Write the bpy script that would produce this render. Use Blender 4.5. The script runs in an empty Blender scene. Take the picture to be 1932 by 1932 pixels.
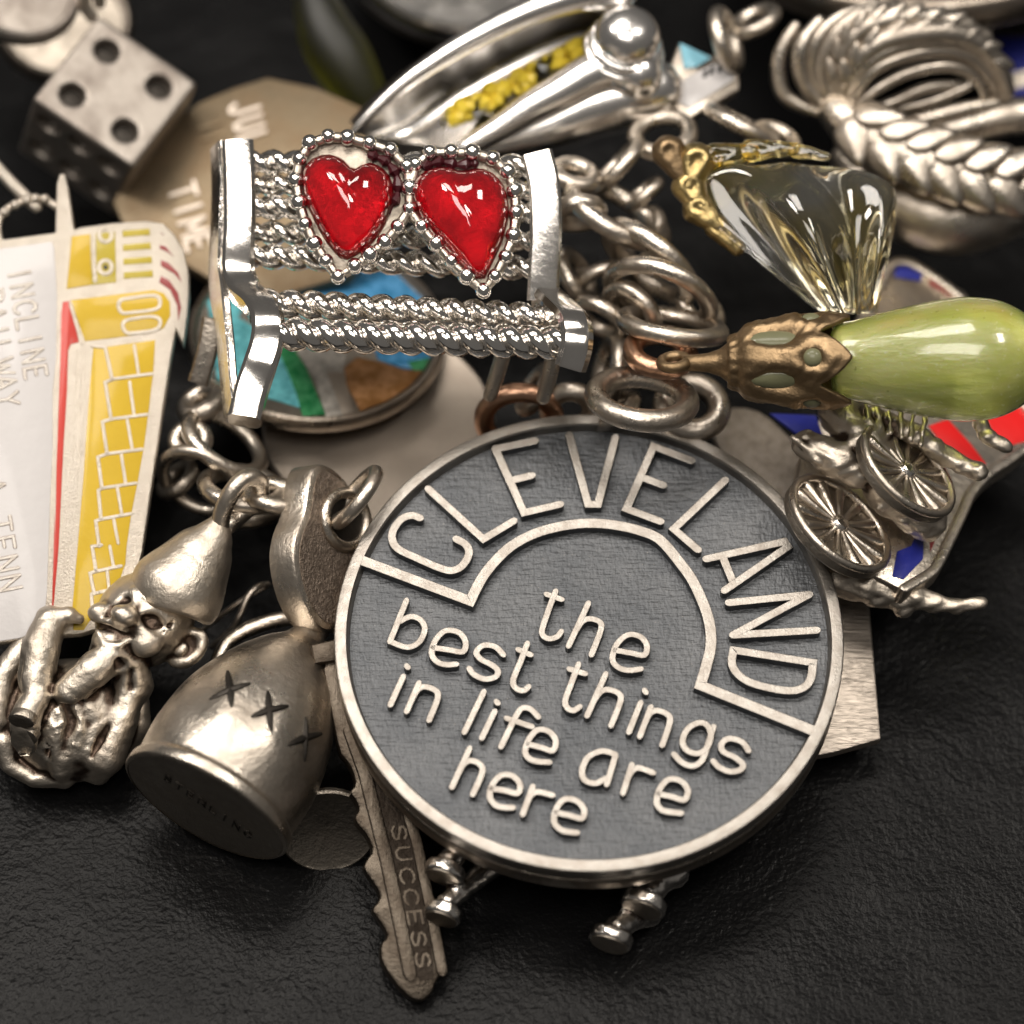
import bpy, math, random
import numpy as np
from mathutils import Vector, Matrix
from mathutils.bvhtree import BVHTree

random.seed(7)
U = 0.01                      # modelling unit is the centimetre, the scene is in metres
scene = bpy.context.scene
COL = scene.collection

# ------------------------------------------------------------------ camera
ELEV = math.radians(55.0)
FWD = Vector((0, math.cos(ELEV), -math.sin(ELEV)))
RIGHT = Vector((1, 0, 0))
UP = Vector((0, math.sin(ELEV), math.cos(ELEV)))
LENS, SENSOR, NPX, WIDE = 100.0, 36.0, 1932.0, 6.4
DIST = WIDE * LENS / SENSOR
AIM = Vector((0, 0, 1.0))
EYE = AIM - FWD * DIST
cam_data = bpy.data.cameras.new('camera')
cam = bpy.data.objects.new('camera', cam_data)
COL.objects.link(cam)
cam.matrix_world = Matrix((
    (RIGHT.x, UP.x, -FWD.x, EYE.x * U),
    (RIGHT.y, UP.y, -FWD.y, EYE.y * U),
    (RIGHT.z, UP.z, -FWD.z, EYE.z * U),
    (0, 0, 0, 1)))
cam_data.lens = LENS
cam_data.sensor_width = SENSOR
cam_data.clip_start = 0.005
cam_data.clip_end = 20.0
cam_data.dof.use_dof = True
cam_data.dof.focus_distance = (DIST - 0.36) * U
cam_data.dof.aperture_fstop = 20.0
scene.camera = cam

# ------------------------------------------------------------------ room light
world = bpy.data.worlds.new('World')
scene.world = world
world.use_nodes = True
bgn = world.node_tree.nodes['Background']
bgn.inputs[0].default_value = (1.0, 0.94, 0.87, 1)
bgn.inputs[1].default_value = 0.11


def area(name, pos, aim, sx, sy, power, color):
    L = bpy.data.lights.new(name, 'AREA')
    L.shape = 'RECTANGLE'
    L.size, L.size_y = sx * U, sy * U
    L.energy = power * U * U
    L.color = color
    o = bpy.data.objects.new(name, L)
    COL.objects.link(o)
    p, a = Vector(pos), Vector(aim)
    o.location = p * U
    o.rotation_euler = (a - p).to_track_quat('-Z', 'Y').to_euler()
    return o


WARM = (1.0, 0.928, 0.845)
area('overhead_light', (-6, 21, 58), (0, 0, 0.5), 30, 18, 18500, WARM)
area('overhead_light', (-25, 7, 42), (0, 1, 0.5), 10, 10, 9500, (1.0, 0.93, 0.85))
area('overhead_light', (25, 5, 46), (0, 0, 0.5), 14, 8, 8000, (1.0, 0.93, 0.84))
area('overhead_light', (-4, -20, 62), (0, 0, 0.5), 38, 22, 21000, WARM)  # added front fill, enlarged to brighten silver that faces the camera

scene.view_settings.view_transform = 'Standard'
scene.view_settings.look = 'None'
scene.view_settings.exposure = 0.0
scene.view_settings.gamma = 1.0
scene.view_settings.use_curve_mapping = False
scene.cycles.use_denoising = True
scene.cycles.max_bounces = 12
scene.cycles.transmission_bounces = 12
scene.cycles.glossy_bounces = 5
scene.cycles.caustics_reflective = False
scene.cycles.caustics_refractive = False
scene.cycles.sample_clamp_indirect = 6.0


# ------------------------------------------------------------------ picture geometry (where things stand)
def ray(px, py):
    return (FWD + RIGHT * ((px - NPX / 2) / NPX * SENSOR / LENS) + UP * ((NPX / 2 - py) / NPX * SENSOR / LENS))


def atz(px, py, z):
    r = ray(px, py)
    return EYE + r * ((z - EYE.z) / r.z)


def atd(px, py, d):
    return EYE + ray(px, py) * (DIST + d)


def crop(x0, y0, wsrc, wout):
    f = wsrc / wout
    return lambda x, y: ((x0 + x * f) / 1.25880, (y0 + y * f) / 1.25880)


class Frame:
    """origin and axes (cm) of a thing"""

    def __init__(s, o, ez, ex=None):
        s.o = Vector(o)
        s.ez = Vector(ez).normalized()
        ex = Vector(ex) if ex is not None else RIGHT
        s.ex = (ex - s.ez * ex.dot(s.ez)).normalized()
        s.ey = s.ez.cross(s.ex)

    def uv(s, px, py, h=0.0):
        r = ray(px, py)
        o = s.o + s.ez * h
        p = EYE + r * ((o - EYE).dot(s.ez) / r.dot(s.ez)) - s.o
        return (p.dot(s.ex), p.dot(s.ey))

    def poly(s, pts, h=0.0):
        return [s.uv(x, y, h) for x, y in pts]

    def w(s, u, v, h=0.0):
        return s.o + s.ex * u + s.ey * v + s.ez * h

    def matrix(s, k=1.0):
        m = Matrix.Identity(4)
        for i in range(3):
            m[i][0], m[i][1], m[i][2], m[i][3] = s.ex[i], s.ey[i], s.ez[i], s.o[i] * k
        return m


def plane(px, py, z, n, ex=None):
    return Frame(atz(px, py, z), n, ex)


class ViewFrame(Frame):
    """axes along the line of sight; q() gives a local point from a picture point and a height towards the viewer"""

    def __init__(s, px, py, d):
        Frame.__init__(s, atd(px, py, d), -FWD, RIGHT)
        s.c = (px, py)
        s.s = WIDE / NPX * (DIST + d) / DIST

    def q(s, px, py, c=0.0):
        p = atd(px, py, 0) - EYE
        dep = (s.o - EYE).dot(FWD) - c
        p = EYE + p * (dep / p.dot(FWD)) - s.o
        return (p.dot(s.ex), p.dot(s.ey), p.dot(s.ez))

    def p(s, px, py, c=0.0):
        return s.w(*s.q(px, py, c))


# ------------------------------------------------------------------ objects
FR = {}


def tag(o, label=None, cat=None, group=None, kind=None):
    if label: o['label'] = label
    if cat: o['category'] = cat
    if group: o['group'] = group
    if kind: o['kind'] = kind
    return o


def thing(name, label, cat, frame, group=None):
    o = bpy.data.objects.new(name, None)
    o.empty_display_size = 0.002
    COL.objects.link(o)
    o.matrix_world = frame.matrix(U)
    FR[o.name] = frame
    return tag(o, label, cat, group)


def root(o):
    while o.parent is not None:
        o = o.parent
    return o


def make_mesh(name, V, F, mat, sharp=35.0):
    me = bpy.data.meshes.new(name)
    me.from_pydata([(v[0] * U, v[1] * U, v[2] * U) for v in V], [], F)
    me.polygons.foreach_set('use_smooth', [True] * len(me.polygons))
    if sharp is not None:
        me.set_sharp_from_angle(angle=math.radians(sharp))
    me.materials.append(mat)
    me.update()
    return me


def part(parent, name, VF, mat, world=False, sharp=35.0, label=None, wall=None, wall_z=None):
    V, F = VF
    wf = [i for i, f in enumerate(F) if min(V[k][2] for k in f) < wall_z and len(f) == 4] if wall else None
    if world:
        fr = FR[root(parent).name]
        m = fr.matrix().inverted()
        V = [m @ Vector(v) for v in V]
    me = make_mesh(name, V, F, mat, sharp)
    if wall:
        me.materials.append(wall)
        for i in wf: me.polygons[i].material_index = 1
    o = bpy.data.objects.new(name, me)
    COL.objects.link(o)
    o.parent = parent
    if label: o['label'] = label
    return o


def oxidise(o, amp=1.0, rounds=2):
    """antique finish: black oxide sits where the casting is hollow"""
    me = o.data
    n = len(me.vertices)
    co = np.empty(n * 3); me.vertices.foreach_get('co', co); co = co.reshape(-1, 3) / U
    no = np.empty(n * 3); me.vertices.foreach_get('normal', no); no = no.reshape(-1, 3)
    e = np.empty(len(me.edges) * 2, int); me.edges.foreach_get('vertices', e); e = e.reshape(-1, 2)
    deg = np.bincount(e.ravel(), minlength=n).astype(float)

    def avg(x):
        out = np.zeros_like(x)
        np.add.at(out, e[:, 0], x[e[:, 1]])
        np.add.at(out, e[:, 1], x[e[:, 0]])
        return out / np.maximum(deg, 1)[:, None]

    m = co
    for _ in range(14): m = avg(m)
    c = ((m - co) * no).sum(1)[:, None]
    for _ in range(rounds): c = avg(c)
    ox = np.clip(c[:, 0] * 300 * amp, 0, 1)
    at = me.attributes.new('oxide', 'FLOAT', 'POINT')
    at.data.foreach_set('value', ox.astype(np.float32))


def part_copy(parent, name, mesh, loc, scale=1.0, rot=None):
    o = bpy.data.objects.new(name, mesh)
    COL.objects.link(o)
    o.parent = parent
    o.location = Vector(loc) * U
    o.scale = (scale,) * 3 if isinstance(scale, (int, float)) else scale
    if rot is not None: o.rotation_euler = rot
    return o


def solo(name, label, cat, frame, VF, mat, group=None, world=False, sharp=35.0, kind=None):
    """a thing that is one mesh"""
    V, F = VF
    if world:
        m = frame.matrix().inverted()
        V = [m @ Vector(v) for v in V]
    o = bpy.data.objects.new(name, make_mesh(name, V, F, mat, sharp))
    COL.objects.link(o)
    o.matrix_world = frame.matrix(U)
    FR[o.name] = frame
    return tag(o, label, cat, group, kind)


# ------------------------------------------------------------------ shapes
def join(*parts):
    V, F = [], []
    for v, f in parts:
        n = len(V)
        V += list(v)
        F += [tuple(i + n for i in q) for q in f]
    return V, F


def area2(P):
    return sum(P[i][0] * P[(i + 1) % len(P)][1] - P[(i + 1) % len(P)][0] * P[i][1] for i in range(len(P))) / 2


def ccw(P):
    return list(P) if area2(P) > 0 else list(P)[::-1]


def smooth_poly(P, n=2, closed=True):
    P = [tuple(p) for p in P]
    for _ in range(n):
        Q = []
        m = len(P)
        if not closed: Q.append(P[0])
        for i in range(m if closed else m - 1):
            a, b = P[i], P[(i + 1) % m]
            Q.append(tuple(x * .75 + y * .25 for x, y in zip(a, b)))
            Q.append(tuple(x * .25 + y * .75 for x, y in zip(a, b)))
        if not closed: Q.append(P[-1])
        P = Q
    return P


def catmull(P, n=6, closed=False):
    P = [Vector(p) for p in P]
    m = len(P)
    out = []
    for i in range(m if closed else m - 1):
        if closed:
            p0, p1, p2, p3 = P[i - 1], P[i], P[(i + 1) % m], P[(i + 2) % m]
        else:
            p0, p1, p2, p3 = P[max(i - 1, 0)], P[i], P[i + 1], P[min(i + 2, m - 1)]
        for k in range(n):
            t = k / n
            out.append(0.5 * ((2 * p1) + (p2 - p0) * t + (2 * p0 - 5 * p1 + 4 * p2 - p3) * t * t + (3 * p1 - p0 - 3 * p2 + p3) * t ** 3))
    if not closed: out.append(P[-1])
    return out


def offset_poly(P, d):
    """CCW outline moved inward by d (small d)"""
    n = len(P)
    out = []
    for i in range(n):
        a, b, c = Vector(P[i - 1][:2]), Vector(P[i][:2]), Vector(P[(i + 1) % n][:2])
        t1, t2 = (b - a), (c - b)
        if t1.length < 1e-9 or t2.length < 1e-9:
            out.append((b.x, b.y)); continue
        t1.normalize(); t2.normalize()
        n1, n2 = Vector((-t1.y, t1.x)), Vector((-t2.y, t2.x))
        m = n1 + n2
        if m.length < 1e-6: m = n1
        m.normalize()
        k = d / max(0.55, m.dot(n1))
        out.append((b.x + m.x * k, b.y + m.y * k))
    return out


def prism(P, z0, z1, ch=0.0, bottom=True):
    P = ccw(P)
    n = len(P)
    rings = [[(x, y, z0) for x, y in P]]
    if ch > 0:
        rings.append([(x, y, z1 - ch) for x, y in P])
        rings.append([(x, y, z1 - ch * .3) for x, y in offset_poly(P, ch * .35)])
        rings.append([(x, y, z1) for x, y in offset_poly(P, ch)])
    else:
        rings.append([(x, y, z1) for x, y in P])
    V = [v for r in rings for v in r]
    F = []
    for k in range(len(rings) - 1):
        for i in range(n):
            j = (i + 1) % n
            F.append((k * n + i, k * n + j, (k + 1) * n + j, (k + 1) * n + i))
    F.append(tuple(range((len(rings) - 1) * n, len(rings) * n)))
    if bottom: F.append(tuple(range(n - 1, -1, -1)))
    return V, F


def split_stroke(pts, hw, z0, z1, closed=False, bev=0.3, round_ends=True, flare=1.0):
    P = [Vector((p[0], p[1])) for p in pts]
    runs, cur = [], [P[0]]
    for i in range(1, len(P)):
        cur.append(P[i])
        if i < len(P) - 1 and not closed:
            t1, t2 = (P[i] - P[i - 1]).normalized(), (P[i + 1] - P[i]).normalized()
            if t1.dot(t2) < -.05:
                runs.append(cur)
                cur = [P[i]]
    runs.append(cur)
    return join(*[stroke(r, hw, z0, z1 - .0009 * k, closed, bev, round_ends, flare) for k, r in enumerate(runs)])


def stroke(pts, hw, z0, z1, closed=False, bev=0.3, round_ends=True, flare=1.0):
    """flat-topped raised line"""
    P = [Vector((p[0], p[1])) for p in pts]
    Q = [P[0]]
    for p in P[1:]:
        if (p - Q[-1]).length > 1e-5: Q.append(p)
    if closed and (Q[0] - Q[-1]).length < 1e-5: Q.pop()
    P = Q
    n = len(P)
    secs = []
    for i in range(n):
        if closed:
            t1 = (P[i] - P[i - 1]).normalized(); t2 = (P[(i + 1) % n] - P[i]).normalized()
        else:
            t1 = (P[i] - P[i - 1]).normalized() if i > 0 else (P[1] - P[0]).normalized()
            t2 = (P[i + 1] - P[i]).normalized() if i < n - 1 else t1
        n1, n2 = Vector((-t1.y, t1.x)), Vector((-t2.y, t2.x))
        m = n1 + n2
        if m.length < 1e-4: m = n1
        m.normalize()
        secs.append((P[i], m / max(0.45, m.dot(n1)), 1.0))
    if not closed and round_ends:
        t = (P[1] - P[0]).normalized(); nn = Vector((-t.y, t.x))
        secs = [(P[0] - t * hw * math.sin(a), nn, math.cos(a)) for a in (1.45, 1.0, 0.5)] + secs
        t = (P[-1] - P[-2]).normalized(); nn = Vector((-t.y, t.x))
        secs += [(P[-1] + t * hw * math.sin(a), nn, math.cos(a)) for a in (0.5, 1.0, 1.45)]
    b = min(hw * bev, (z1 - z0) * .6)
    prof = [(-flare, z0), (-1, z1 - b), (-1 + bev * .35, z1 - b * .25), (-1 + bev, z1), (1 - bev, z1), (1 - bev * .35, z1 - b * .25), (1, z1 - b), (flare, z0)]
    k = len(prof)
    V, F = [], []
    for c, m, s in secs:
        for f, z in prof:
            q = c + m * (hw * f * s)
            V.append((q.x, q.y, z))
    N = len(secs)
    for i in range(N if closed else N - 1):
        j = (i + 1) % N
        for a in range(k - 1):
            F.append((i * k + a + 1, i * k + a, j * k + a, j * k + a + 1))
    if not closed:
        F.append(tuple(range(k)))
        F.append(tuple(range((N - 1) * k + k - 1, (N - 1) * k - 1, -1)))
    return V, F


def tube(pts, r, closed=False, n=12, ends=True, flat=None):
    """round bar along 3-D points; flat=(axis, factor) squashes the section"""
    P = [Vector(p) for p in pts]
    m = len(P)
    R = list(r) if hasattr(r, '__len__') else [r] * m
    T = []
    for i in range(m):
        a = P[i - 1] if (i > 0 or closed) else P[0]
        b = P[(i + 1) % m] if (i < m - 1 or closed) else P[-1]
        T.append((b - a).normalized())
    x = T[0].orthogonal().normalized()
    X = [x]
    for i in range(1, m):
        x = T[i - 1].rotation_difference(T[i]) @ x
        x = (x - T[i] * x.dot(T[i])).normalized()
        X.append(x)
    if closed:
        e = T[-1].rotation_difference(T[0]) @ X[-1]
        ang = math.atan2(e.cross(X[0]).dot(T[0]), e.dot(X[0]))
        for i in range(m):
            X[i] = Matrix.Rotation(ang * i / m, 3, T[i]) @ X[i]
    secs = [(P[i], T[i], X[i], R[i]) for i in range(m)]
    if ends and not closed:
        c, t, x, rr = secs[0]
        secs = [(c - t * rr * math.sin(a), t, x, rr * math.cos(a)) for a in (1.4, .9, .45)] + secs
        c, t, x, rr = secs[-1]
        secs = secs + [(c + t * rr * math.sin(a), t, x, rr * math.cos(a)) for a in (.45, .9, 1.4)]
    V, F = [], []
    for c, t, x, rr in secs:
        y = t.cross(x)
        for k in range(n):
            a = 2 * math.pi * k / n
            q = c + x * (rr * math.cos(a)) + y * (rr * math.sin(a))
            V.append(tuple(q))
    N = len(secs)
    for i in range(N if closed else N - 1):
        j = (i + 1) % N
        for k in range(n):
            l = (k + 1) % n
            F.append((i * n + k, i * n + l, j * n + l, j * n + k))
    if not closed:
        F.append(tuple(range(n - 1, -1, -1)))
        F.append(tuple(range((N - 1) * n, N * n)))
    return V, F


def lathe(prof, n=64, cap0=True, cap1=True):
    V, F = [], []
    m = len(prof)
    for r, z in prof:
        for k in range(n):
            a = 2 * math.pi * k / n
            V.append((r * math.cos(a), r * math.sin(a), z))
    for i in range(m - 1):
        for k in range(n):
            l = (k + 1) % n
            F.append((i * n + k, i * n + l, (i + 1) * n + l, (i + 1) * n + k))
    if cap0: F.append(tuple(range(n - 1, -1, -1)))
    if cap1: F.append(tuple(range((m - 1) * n, m * n)))
    return V, F


def xf(VF, M):
    return [tuple(M @ Vector(v)) for v in VF[0]], VF[1]


def ball(c, r, n=10, m=14):
    r = r if hasattr(r, '__len__') else (r, r, r)
    V = [(c[0], c[1], c[2] + r[2])]
    for i in range(1, n):
        t = math.pi * i / n
        for k in range(m):
            a = 2 * math.pi * k / m
            V.append((c[0] + r[0] * math.sin(t) * math.cos(a), c[1] + r[1] * math.sin(t) * math.sin(a), c[2] + r[2] * math.cos(t)))
    V.append((c[0], c[1], c[2] - r[2]))
    F = [(0, 1 + k, 1 + (k + 1) % m) for k in range(m)]
    for i in range(n - 2):
        for k in range(m):
            l = (k + 1) % m
            F.append((1 + i * m + k, 1 + (i + 1) * m + k, 1 + (i + 1) * m + l, 1 + i * m + l))
    e = len(V) - 1
    F += [(e, 1 + (n - 2) * m + (k + 1) % m, 1 + (n - 2) * m + k) for k in range(m)]
    return V, F


def ribbon(pts, lat, w, t, bev=0.015):
    """flat strap: centre line, sideways direction, width, thickness"""
    P = [Vector(p) for p in pts]
    lat = Vector(lat).normalized()
    cr = w * .022
    prof = [(-.5 * w, -.5 * t + bev), (-.5 * w + bev, -.5 * t), (-.25 * w, -.5 * t - cr * .75), (0, -.5 * t - cr), (.25 * w, -.5 * t - cr * .75), (.5 * w - bev, -.5 * t), (.5 * w, -.5 * t + bev),
            (.5 * w, .5 * t - bev), (.5 * w - bev, .5 * t), (.25 * w, .5 * t + cr * .75), (0, .5 * t + cr), (-.25 * w, .5 * t + cr * .75), (-.5 * w + bev, .5 * t), (-.5 * w, .5 * t - bev)]
    V, F = [], []
    m = len(P)
    for i in range(m):
        T = (P[min(i + 1, m - 1)] - P[max(i - 1, 0)]).normalized()
        N = lat.cross(T).normalized()
        L = T.cross(N).normalized()
        for a, b in prof:
            V.append(tuple(P[i] + L * a + N * b))
    k = len(prof)
    for i in range(m - 1):
        for a in range(k):
            b = (a + 1) % k
            F.append((i * k + a, i * k + b, (i + 1) * k + b, (i + 1) * k + a))
    F.append(tuple(range(k - 1, -1, -1)))
    F.append(tuple(range((m - 1) * k, m * k)))
    return V, F


def rope(a, b, r, turns, strands=2, n=8, steps=18):
    """twisted bar"""
    a, b = Vector(a), Vector(b)
    t = (b - a).normalized()
    x = t.orthogonal().normalized()
    y = t.cross(x)
    out = []
    N = int(turns * steps)
    for s in range(strands):
        ph = 2 * math.pi * s / strands
        pts = []
        for i in range(N + 1):
            f = i / N
            an = ph + 2 * math.pi * turns * f
            pts.append(a.lerp(b, f) + (x * math.cos(an) + y * math.sin(an)) * (r * .5))
        out.append(tube(pts, r * .56, n=n))
    return join(*out)


def ring_pts(c, ax, ay, n=48):
    c, ax, ay = Vector(c), Vector(ax), Vector(ay)
    return [c + ax * math.cos(2 * math.pi * i / n) + ay * math.sin(2 * math.pi * i / n) for i in range(n)]


def ring_frame(px, py, d, ang, half, ratio, sign=1):
    """a round ring seen as an ellipse: half = half length in px along the angle ang (deg, picture, counter-clockwise)"""
    s = WIDE / NPX * (DIST + d) / DIST
    a = math.radians(ang)
    e1 = RIGHT * math.cos(a) + UP * math.sin(a)
    e2 = -RIGHT * math.sin(a) + UP * math.cos(a)
    tl = math.sqrt(max(0, 1 - ratio * ratio))
    ax = e1 * (half * s)
    ay = (e2 * ratio + FWD * (sign * tl)) * (half * s)
    return atd(px, py, d), ax, ay


# ------------------------------------------------------------------ implicit shapes (cast metal)
def surface(f, lo, hi, h):
    """surface nets over f<0 inside; f takes an (N,3) array"""
    lo, hi = np.array(lo, float), np.array(hi, float)
    dim = np.ceil((hi - lo) / h).astype(int) + 1
    xs = [lo[i] + h * np.arange(dim[i]) for i in range(3)]
    G = np.stack(np.meshgrid(*xs, indexing='ij'), -1)
    val = f(G.reshape(-1, 3)).reshape(dim)
    ins = val < 0
    nx, ny, nz = dim
    cs = np.zeros((nx - 1, ny - 1, nz - 1), int)
    for dx in (0, 1):
        for dy in (0, 1):
            for dz in (0, 1):
                cs += ins[dx:nx - 1 + dx, dy:ny - 1 + dy, dz:nz - 1 + dz]
    act = (cs > 0) & (cs < 8)
    idx = -np.ones(act.shape, int)
    cells = np.argwhere(act)
    idx[act] = np.arange(len(cells))
    acc = np.zeros((len(cells), 3))
    cnt = np.zeros(len(cells))
    cor = [(a, b, c) for a in (0, 1) for b in (0, 1) for c in (0, 1)]
    for ca in cor:
        for ax in range(3):
            if ca[ax]: continue
            cb = list(ca); cb[ax] = 1
            A = val[cells[:, 0] + ca[0], cells[:, 1] + ca[1], cells[:, 2] + ca[2]]
            B = val[cells[:, 0] + cb[0], cells[:, 1] + cb[1], cells[:, 2] + cb[2]]
            m = (A < 0) != (B < 0)
            t = np.where(m, A / np.where(np.abs(A - B) < 1e-12, 1, A - B), 0)
            p = np.array(ca, float)[None, :] + np.zeros((len(cells), 3))
            p[:, ax] += t
            acc[m] += p[m]
            cnt[m] += 1
    V = lo + h * (cells + acc / cnt[:, None])
    F = []
    for ax in range(3):
        o = [i for i in range(3) if i != ax]
        A = ins
        sl0 = [slice(None)] * 3; sl1 = [slice(None)] * 3
        sl0[ax] = slice(0, -1); sl1[ax] = slice(1, None)
        chg = A[tuple(sl0)] != A[tuple(sl1)]
        E = np.argwhere(chg)
        E = E[(E[:, o[0]] > 0) & (E[:, o[1]] > 0) & (E[:, o[0]] < dim[o[0]] - 1) & (E[:, o[1]] < dim[o[1]] - 1)]
        if not len(E): continue
        pos = A[E[:, 0], E[:, 1], E[:, 2]]
        c = []
        for du, dv in ((1, 1), (0, 1), (0, 0), (1, 0)):
            q = E.copy()
            q[:, o[0]] -= du; q[:, o[1]] -= dv
            c.append(idx[q[:, 0], q[:, 1], q[:, 2]])
        Q = np.stack(c, 1)
        flip = pos if ax != 1 else ~pos
        Q[~flip] = Q[~flip][:, ::-1]
        F.append(Q)
    F = np.concatenate(F)
    F = F[(F >= 0).all(1)]
    return [tuple(v) for v in V.tolist()], [tuple(q) for q in F.tolist()]


def smin(a, b, k):
    h = np.clip(.5 + .5 * (b - a) / k, 0, 1)
    return b * (1 - h) + a * h - k * h * (1 - h)


def smax(a, b, k):
    return -smin(-a, -b, k)


def s_ball(P, c, r):
    return np.linalg.norm(P - np.array(c), axis=1) - r


def s_ell(P, c, r, rot=None):
    D = P - np.array(c)
    if rot is not None:
        D = D @ np.array(rot)
    r = np.array(r, float)
    k0 = np.linalg.norm(D / r, axis=1)
    k1 = np.linalg.norm(D / (r * r), axis=1)
    return k0 * (k0 - 1) / np.maximum(k1, 1e-9)


def s_cap(P, a, b, ra, rb):
    a, b = np.array(a, float), np.array(b, float)
    ab = b - a
    t = np.clip(((P - a) @ ab) / (ab @ ab), 0, 1)
    return np.linalg.norm(P - (a + t[:, None] * ab), axis=1) - (ra + (rb - ra) * t)


def s_chain(P, pts, rs, k=None):
    d = None
    for i in range(len(pts) - 1):
        e = s_cap(P, pts[i], pts[i + 1], rs[i], rs[i + 1])
        d = e if d is None else (np.minimum(d, e) if not k else smin(d, e, k))
    return d


def s_box(P, h, r=0.0):
    Q = np.abs(P) - (np.array(h) - r)
    return np.linalg.norm(np.maximum(Q, 0), axis=1) + np.minimum(Q.max(axis=1), 0) - r


def s_cyl(P, a, b, r, rnd=0.01):
    a, b = np.array(a, float), np.array(b, float)
    ab = b - a
    L = np.linalg.norm(ab)
    ab = ab / L
    t = (P - a) @ ab
    q = np.linalg.norm(P - a - t[:, None] * ab, axis=1)
    dx, dz = q - (r - rnd), np.abs(t - L / 2) - (L / 2 - rnd)
    return np.minimum(np.maximum(dx, dz), 0) + np.sqrt(np.maximum(dx, 0) ** 2 + np.maximum(dz, 0) ** 2) - rnd


def rot2(deg):
    a = math.radians(deg)
    return ((math.cos(a), -math.sin(a), 0), (math.sin(a), math.cos(a), 0), (0, 0, 1))


# ------------------------------------------------------------------ stroke alphabet (unit box, y up)
GLYPH = {
    'I': [[(.3, 0), (.3, 1)]], 'N': [[(.05, 0), (.05, 1), (.6, 0), (.6, 1)]],
    'C': [[(.62, .82), (.5, .97), (.3, 1), (.1, .85), (.02, .5), (.1, .15), (.3, 0), (.5, .03), (.62, .18)]],
    'L': [[(.05, 1), (.05, 0), (.55, 0)]], 'E': [[(.55, 1), (.05, 1), (.05, 0), (.55, 0)], [(.05, .52), (.45, .52)]],
    'R': [[(.05, 0), (.05, 1), (.4, 1), (.58, .88), (.58, .65), (.4, .52), (.05, .52)], [(.32, .52), (.62, 0)]],
    'A': [[(0, 0), (.32, 1), (.64, 0)], [(.12, .35), (.52, .35)]],
    'W': [[(0, 1), (.2, 0), (.4, .8), (.6, 0), (.8, 1)]], 'Y': [[(0, 1), (.3, .5), (.6, 1)], [(.3, .5), (.3, 0)]],
    'T': [[(0, 1), (.62, 1)], [(.31, 1), (.31, 0)]], 'M': [[(.02, 0), (.05, 1), (.36, .3), (.67, 1), (.7, 0)]],
    'J': [[(.5, 1), (.5, .25), (.35, 0), (.15, 0), (.02, .2)]], 'U': [[(.05, 1), (.05, .3), (.18, .03), (.42, .03), (.55, .3), (.55, 1)]],
    'S': [[(.56, .82), (.42, .98), (.2, .98), (.06, .82), (.1, .62), (.32, .5), (.54, .36), (.56, .16), (.4, .02), (.18, .02), (.03, .18)]],
    'O': [[(.32, 1), (.1, .85), (.02, .5), (.1, .15), (.32, 0), (.54, .15), (.62, .5), (.54, .85), (.32, 1)]],
    'G': [[(.6, .82), (.32, 1), (.06, .8), (.02, .4), (.2, .02), (.45, .02), (.6, .2), (.6, .45), (.38, .45)]],
    'H': [[(.05, 0), (.05, 1)], [(.58, 0), (.58, 1)], [(.05, .5), (.58, .5)]], 'K': [[(.05, 0), (.05, 1)], [(.58, 1), (.05, .42)], [(.22, .58), (.6, 0)]],
}


def letters(parent, text, fr, start, run, up, hw, z0, z1, mat, name='letter', wall=None, flare=1.0):
    """raised letters on a plane: start, direction and rise in picture coordinates; run covers the whole text"""
    n = len(text)
    for i, ch in enumerate(text):
        if ch == ' ' or ch not in GLYPH: continue
        sh = []
        for gi, g in enumerate(GLYPH[ch]):
            pts = []
            for x, y in g:
                a = (i + .12 + x * 1.12) / n
                pts.append(fr.uv(start[0] + run[0] * a + up[0] * y, start[1] + run[1] * a + up[1] * y, z1))
            sh.append(split_stroke(pts, hw, z0, z1 - gi * .0012, flare=flare))
        part(parent, name, join(*sh), mat, sharp=20, wall=wall, wall_z=z0 + 1e-5)


# ------------------------------------------------------------------ materials
def _base(name):
    m = bpy.data.materials.new(name)
    m.use_nodes = True
    nt = m.node_tree
    b = nt.nodes['Principled BSDF']
    return m, nt, b


def _coords(nt, sx=1, sy=1, sz=1):
    tc = nt.nodes.new('ShaderNodeTexCoord')
    mp = nt.nodes.new('ShaderNodeMapping')
    mp.inputs['Scale'].default_value = (sx / U, sy / U, sz / U)
    nt.links.new(tc.outputs['Object'], mp.inputs['Vector'])
    return mp.outputs['Vector']


def _noise(nt, vec, scale, detail=4, rough=.55):
    n = nt.nodes.new('ShaderNodeTexNoise')
    n.inputs['Scale'].default_value = scale
    n.inputs['Detail'].default_value = detail
    n.inputs['Roughness'].default_value = rough
    nt.links.new(vec, n.inputs['Vector'])
    return n.outputs['Fac']


def _ramp(nt, fac, a, b, ca=(0, 0, 0, 1), cb=(1, 1, 1, 1)):
    r = nt.nodes.new('ShaderNodeValToRGB')
    r.color_ramp.elements[0].position = a
    r.color_ramp.elements[1].position = b
    r.color_ramp.elements[0].color = ca
    r.color_ramp.elements[1].color = cb
    nt.links.new(fac, r.inputs['Fac'])
    return r.outputs['Color']


def _mix(nt, fac, a, b, mode='MIX'):
    n = nt.nodes.new('ShaderNodeMix')
    n.data_type = 'RGBA'
    n.blend_type = mode
    for v, i in ((fac, 0), (a, 6), (b, 7)):
        if hasattr(v, 'node'): nt.links.new(v, n.inputs[i])
        elif i == 0: n.inputs[0].default_value = v
        else: n.inputs[i].default_value = (*v[:3], 1)
    return n.outputs[2]


def _math(nt, op, a, b=0.0):
    n = nt.nodes.new('ShaderNodeMath')
    n.operation = op
    for i, v in enumerate((a, b)):
        if hasattr(v, 'node'): nt.links.new(v, n.inputs[i])
        else: n.inputs[i].default_value = v
    return n.outputs[0]


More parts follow.
